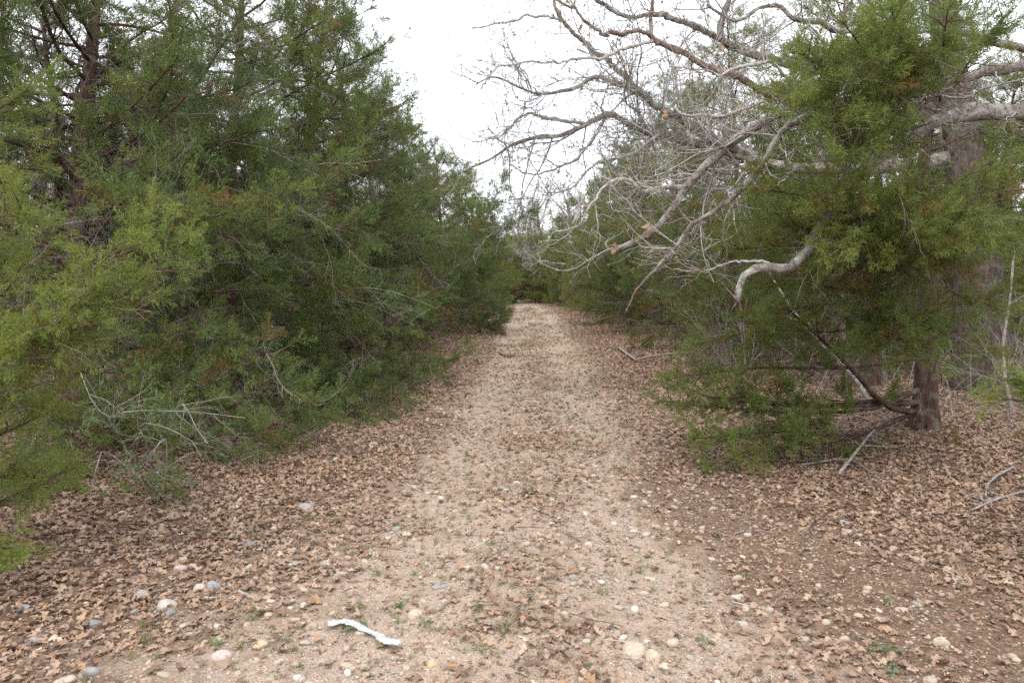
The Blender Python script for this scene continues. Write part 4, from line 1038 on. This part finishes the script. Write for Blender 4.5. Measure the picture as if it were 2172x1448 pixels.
x, y = spread_pts(12000, (-5, 5), (2, 14), lambda x, y: (rng.random(len(x)) < (.10 + .8 * gravel(x, y)) * np.clip(vnoise(x, y, 1.3, 21) * 2.4 - .75, 0.03, 1)) & inview(x, y))
n = len(x); gr = scatter('short_grass', 'grass', np.c_[x, y, gz(x, y)], np.c_[rng.normal(0, .2, (n, 2)), rng.uniform(0, 6.28, n)], rng.uniform(.025, .065, n)); tag(gr, 'short sparse grass and straw growing through the gravel track')
x, y = spread_pts(9000, (-3, 5), (14, 42), lambda x, y: (rng.random(len(x)) < gravel(x, y) * np.clip(vnoise(x, y, .8, 22) * 2 - .4, .05, 1)) & inview(x, y))
n = len(x); g2 = scatter('distant_grass', 'grass', np.c_[x, y, gz(x, y)], np.c_[rng.normal(0, .2, (n, 2)), rng.uniform(0, 6.28, n)], rng.uniform(.05, .1, n)); tag(g2, 'pale green grass film over the far part of the track')
x, y = spread_pts(26000, (-7, 7), (2, 11), lambda x, y: inview(x, y) & (rng.random(len(x)) < .75))
n = len(x); scatter('straw_bits', 'straw', np.c_[x, y, gz(x, y) + rng.uniform(.004, .03, n)], np.c_[rng.normal(0, .2, (n, 2)), rng.uniform(0, 6.28, n)], np.where(rng.random(n) < .012, rng.uniform(.12, .28, n), rng.uniform(.025, .09, n)), ground)

# ------------------------------------------------------------------ single stones one can point to
def ground_at(px, py):
    a, b = A(px, py, 1.0), A(px, py, 2.0); d = b - a
    t = (0 - a[2]) / d[2]; p = a + d * t
    for _ in range(4):
        t = (float(gz(p[0], p[1])) - a[2]) / d[2]; p = a + d * t
    return p
SL = [(1010 + 0, 0, 0)] and [
    (653, 1074, 34, .62, 'grey', 'rounded grey stone at the left edge of the gravel, with a smaller one beside it'),
    (637, 1073, 20, .8, 'grey', 'small grey stone touching the left side of a rounded grey stone'),
    (352, 1279, 50, .62, 'white', 'whitish lumpy stone lying behind a flat brownish one at lower left'),
    (347, 1294, 46, .5, 'dark', 'brownish grey flat stone in front of the whitish lumpy one at lower left'),
    (196, 1318, 52, .46, 'dark', 'long dark grey flat stone among leaves at lower left'),
    (68, 1352, 38, .45, 'blue', 'bluish flat stone near the lower left corner'),
    (300, 1257, 28, .75, 'grey', 'round grey-brown stone left of the whitish lumpy stone'),
    (424, 1240, 24, 1.1, 'white', 'upright pale wedge stone beside a violet-grey one'),
    (457, 1240, 34, .75, 'blue', 'violet-grey stone right of the pale upright wedge stone'),
    (462, 1326, 26, .8, 'white', 'small clean white stone left of the white plastic strip'),
    (470, 1385, 54, .62, 'pink', 'pinkish white angular stone near the bottom edge at left'),
    (554, 1362, 36, .65, 'yellow', 'yellowish tan stone left of the white strip'),
    (183, 1424, 38, .65, 'blue', 'bluish grey stone at the bottom edge far left'),
    (382, 1203, 26, .7, 'pink', 'dull pinkish stone half buried in leaves at left'),
    (460, 1196, 28, .7, 'brown', 'brown stone half buried in leaves, right of the dull pinkish one'),
    (840, 1118, 28, .75, 'grey', 'grey rounded stone in the gravel left of the track middle'),
    (532, 1152, 32, .5, 'dark', 'flat dark grey stone among dense leaves at left'),
    (52, 1287, 24, .55, 'blue', 'small pale blue-grey stone near the left edge'),
    (1340, 1370, 60, .55, 'tan', 'large flat cream stone near the bottom edge, right of centre'),
    (1382, 1386, 38, .75, 'tan', 'cream stone just right of the large flat cream one'),
    (1427, 1362, 30, .6, 'tan', 'cream pebble behind the cream stones at the bottom'),
    (918, 1404, 26, .8, 'yellow', 'mustard yellow pebble at the bottom edge left of centre'),
    (930, 1240, 34, .45, 'blue', 'thin flat slate-grey stone in the middle of the gravel'),
    (880, 1302, 34, .7, 'tan', 'pale tan stone beside a tiny green weed'),
    (1247, 1151, 20, .95, 'pink', 'round mauve pebble right of the track middle'),
    (1586, 1131, 20, .6, 'white', 'small oval white stone on the brown soil at right'),
    (1658, 1166, 22, .75, 'brown', 'squarish brown stone on the bare soil at right'),
    (1750, 1316, 20, .9, 'tan', 'light tan chipped stone at lower right'),
    (1998, 1358, 34, .62, 'tan', 'tan lumpy stone on the bare brown soil at lower right'),
    (1566, 1262, 30, .6, 'white', 'pale angular stone at lower right, left end of the bare soil'),
    (2155, 1396, 24, .6, 'tan', 'small tan stone at the lower right corner'),
    (1790, 1106, 22, .6, 'grey', 'pale grey stone where the leaves begin at right'),
    (1805, 1126, 20, .6, 'white', 'whitish stone just below the pale grey one at right'),
    (1372, 1130, 26, .35, 'white', 'thin white chip on the leaves right of centre'),
    (795, 940, 18, .5, 'grey', 'grey stone at the foot of the left cedars'),
    (852, 925, 18, .5, 'grey', 'second grey stone at the foot of the left cedars, nearer the track'),
    (1010, 953, 16, .6, 'tan', 'little tan stone on the track in the middle distance'),
    (1060, 1060, 22, .6, 'yellow', 'yellow-tan pebble half sunk in the track'),
    (570, 1300, 24, .6, 'tan', 'rounded tan stone under curled leaves left of the white strip'),
    (408, 1068, 20, .6, 'white', 'small whitish stone at the edge of the left litter'),
    (625, 1193, 24, .5, 'white', 'flat white stone at the left margin of the gravel'),
    (690, 1190, 26, .6, 'tan', 'cream stone at the left margin of the gravel beside a flat white one'),
    (1200, 1300, 24, .6, 'tan', 'cream half-buried pebble in the middle of the foreground'),
    (1075, 1040, 18, .6, 'white', 'small chalky pebble on the pale track'),
]
for i, (px, py, w, asp, c, lb) in enumerate(SL):
    p = ground_at(px, py + w * asp * .3); sz = w / FPX * p[1] * 1.04
    me = pebble(ST[c], ICO3, .38, (1, rng.uniform(.7, .95), min(asp, .85)), 'stone', seed=500 + i)
    o = link('stone', me); o.location = (p[0], p[1], p[2] + sz * asp * .05); o.rotation_euler = (rng.normal(0, .12), rng.normal(0, .12), rng.uniform(-.4, .4)); o.scale = (sz,) * 3
    tag(o, lb, 'stone')

# ------------------------------------------------------------------ white plastic strip
def strip():
    m, n, l = new_mat('thin_white_plastic')
    out = n.new('ShaderNodeOutputMaterial'); pb = n.new('ShaderNodeBsdfPrincipled'); pb.inputs['Base Color'].default_value = (.42, .41, .45, 1); pb.inputs['Roughness'].default_value = .35
    co = n.new('ShaderNodeTexCoord'); f = n.new('ShaderNodeTexNoise'); f.inputs['Scale'].default_value = 38; f.inputs['Detail'].default_value = 6
    rr = ramp(n, [(.28, (.36, .335, .31)), (.42, (.46, .455, .46)), (.8, (.52, .515, .525))]); l.new(co.outputs['Object'], f.inputs['Vector']); l.new(f.outputs['Fac'], rr.inputs[0]); l.new(rr.outputs[0], pb.inputs['Base Color'])
    bp = n.new('ShaderNodeBump'); bp.inputs['Strength'].default_value = .4; bp.inputs['Distance'].default_value = .003; l.new(f.outputs['Fac'], bp.inputs['Height']); l.new(bp.outputs[0], pb.inputs['Normal'])
    tr = n.new('ShaderNodeBsdfTranslucent'); tr.inputs[0].default_value = (.5, .5, .51, 1); mx_ = n.new('ShaderNodeMixShader'); mx_.inputs[0].default_value = .25
    l.new(pb.outputs[0], mx_.inputs[1]); l.new(tr.outputs[0], mx_.inputs[2]); l.new(mx_.outputs[0], out.inputs[0])
    pts = [ground_at(*q) for q in ((698, 1332), (735, 1334), (775, 1345), (800, 1358), (822, 1374), (850, 1380))]
    P = resample(pts, 40); P[:, 2] += .028 + .006 * np.sin(np.linspace(0, 9, 40))
    T = unit(np.gradient(P, axis=0)); N_ = unit(np.cross(T, [0, 0, 1.0])); N_[:, 2] = 0
    w = np.interp(np.linspace(0, 1, 40), [0, .1, .4, .55, .7, .9, 1], [.024, .024, .018, .012, .020, .026, .022])
    k = 9; V = []
    for i in range(40):
        for j in range(k):
            s = -1 + 2 * j / (k - 1); ww = w[i] * (1 + .12 * rng.normal() * (abs(s) > .9))
            V.append(P[i] + N_[i] * s * ww + np.array([0, 0, .004 * (1 - s * s) + .0045 * math.sin(4 * s + i * .45) + .0018 * rng.normal()]))
    V = np.array(V); Q = [(i * k + j, i * k + j + 1, (i + 1) * k + j + 1, (i + 1) * k + j) for i in range(39) for j in range(k - 1)]
    c = V.mean(0); o = link('plastic_strip', mesh_np('plastic_strip', V - c, quads=Q, mats=[m]), loc=c)
    md = o.modifiers.new('thickness', 'SOLIDIFY'); md.thickness = .0012
    tag(o, 'crumpled bent strip of thin white plastic lying on the leaves in the foreground', 'plastic strip')
strip()

# ------------------------------------------------------------------ sticks
def stick(pts, w, lab, mat=M_DEADTWIG, lift=.012, forks=0):
    P = [ground_at(*q) + [0, 0, lift] for q in pts]; b = P[0].copy(); wr = w / FPX * P[0][1] / 2
    rad = [wr, wr * .9, wr * .6]
    P2 = resample(P, 14) if len(P) > 2 else np.linspace(P[0], P[-1], 14)
    P2 = P2 + np.cumsum(rng.normal(0, .0018, (14, 3)), 0); P2[:, 2] = np.maximum(P2[:, 2], gz(P2[:, 0], P2[:, 1]) + .004)
    V, Q = tubes(P2[None], np.interp(np.linspace(0, 1, 14), [0, .5, 1], rad)[None], 7)
    caps = []
    V = V - b
    e = link('stick', mesh_np('stick', np.vstack([V, P2[0] - b, P2[-1] - b]), quads=Q, tris=[((j + 1) % 7, j, 98) for j in range(7)] + [(91 + j, 91 + (j + 1) % 7, 99) for j in range(7)], mats=[mat]), loc=b)
    if forks:
        pi = np.zeros(forks, int); S, T = sample(P2[None], pi, rng.uniform(.2, .9, forks)); a = grow(S, side(T, .7, flat=.2), .35 * lens(P2[None])[0] * rng.uniform(.4, 1, forks), 7, .12)
        for q in a: link('side_twig', mesh_np('side_twig', *(lambda VQ: (VQ[0] - b, VQ[1]))(tubes(q[None], np.linspace(wr * .5, wr * .2, 7)[None], 4)), mats=[mat]), e)
    tag(e, lab, 'stick')
stick([(508, 1256), (525, 1266), (546, 1276)], 9, 'short thick grey stick left of the gravel, above the white plastic strip')
stick([(1312, 742), (1335, 760), (1350, 770)], 6, 'bent pale stick on the leaves under the right cedars', lift=.05)
stick([(1350, 772), (1400, 762), (1500, 752)], 4, 'long thin pale stick lying toward the right cedars', forks=3, lift=.08)
stick([(2040, 1080), (2060, 1105), (2030, 1075)], 5, 'short forked grey stick in the litter near the right edge', forks=2)
stick([(1700, 995), (1800, 985), (1870, 1030)], 4, 'bare curved branch lying under the low right boughs', forks=4, lift=.04)
stick([(1620, 985), (1740, 985), (1850, 985)], 5, 'straight brown branch on the litter below the low right boughs', M_CEDARTWIG, forks=3, lift=.04)
stick([(1780, 1030), (1870, 920), (1960, 890)], 7, 'pale branch propped from the litter against the red-brown trunk', forks=3, lift=.10)
stick([(2172, 1050), (2110, 1070), (2060, 1090)], 6, 'grey dead branch among the leaves at the right edge', forks=5, lift=.03)
stick([(2150, 1000), (2100, 1030), (2090, 1060)], 6, 'crooked grey branch behind the dead one at the right edge', forks=4, lift=.04)
stick([(2070, 1030), (2080, 1060), (2095, 1078)], 7, 'thick short pale stick among branches at the right edge', forks=1)
stick([(1130, 1080), (1170, 1092), (1200, 1100)], 4, 'small grey twig on the gravel right of centre', forks=2)
stick([(1558, 1135), (1575, 1130), (1590, 1127)], 3, 'thin twig left of the small oval white stone')
stick([(1600, 1128), (1620, 1127), (1645, 1131)], 3, 'thin twig right of the small oval white stone')
stick([(1800, 1340), (1840, 1362), (1880, 1370)], 4, 'pale twig with splinters on the soil at lower right', forks=3)
stick([(600, 1192), (640, 1200), (690, 1208)], 4, 'grey twig at the left margin of the gravel', forks=2)
stick([(210, 1190), (240, 1186), (265, 1180)], 4, 'thin pale twig on dense leaves at left')
stick([(2000, 1200), (1975, 1190), (1960, 1180)], 4, 'tiny whitish twig in the right-hand litter', forks=2)
stick([(1060, 752), (1080, 758), (1092, 750)], 4, 'little dark pile of broken twigs on the track in the middle distance', M_CEDARTWIG, forks=6, lift=.03)

# ------------------------------------------------------------------ weeds and grass tufts one can point to
for i, (px, py, s, lb) in enumerate(((1070, 1338, .11, 'bright green grass tuft right of the white plastic strip'), (845, 1290, .06, 'small grass tuft behind the white plastic strip'),
                     (740, 1090, .06, 'green grass tuft by the grey stones at left'), (1590, 1180, .05, 'sparse green tuft on the soil at right'),
                     (310, 1362, .08, 'dry grass tuft between stones at lower left'), (1120, 1275, .07, 'dull grass tuft in the centre foreground'))):
    p = ground_at(px, py); o = link('grass_tuft', tuft(M_GRASS, 46, .5, .05), loc=p); o.scale = (s,) * 3; tag(o, lb, 'grass')
for i, (px, py, s, lb) in enumerate(((905, 1325, .09, 'blue-green clover-like weed behind the white plastic strip'), (1495, 1365, .08, 'small green weed near the bottom, left of the lower right soil'),
                     (1885, 1385, .11, 'leafy green weed at the bottom right'), (1520, 1135, .08, 'feathery pale green weed where the soil begins at right'),
                     (1890, 1425, .1, 'low green weed on the bottom edge at right'), (1115, 1197, .06, 'tiny green weed in the gravel centre'))):
    p = ground_at(px, py); o = link('weed', weed_(), loc=p); o.scale = (s,) * 3; tag(o, lb, 'weed')
print('objects', len(scene.objects), 'tris', sum(len(m.loops) - 2 * len(m.polygons) for m in bpy.data.meshes))
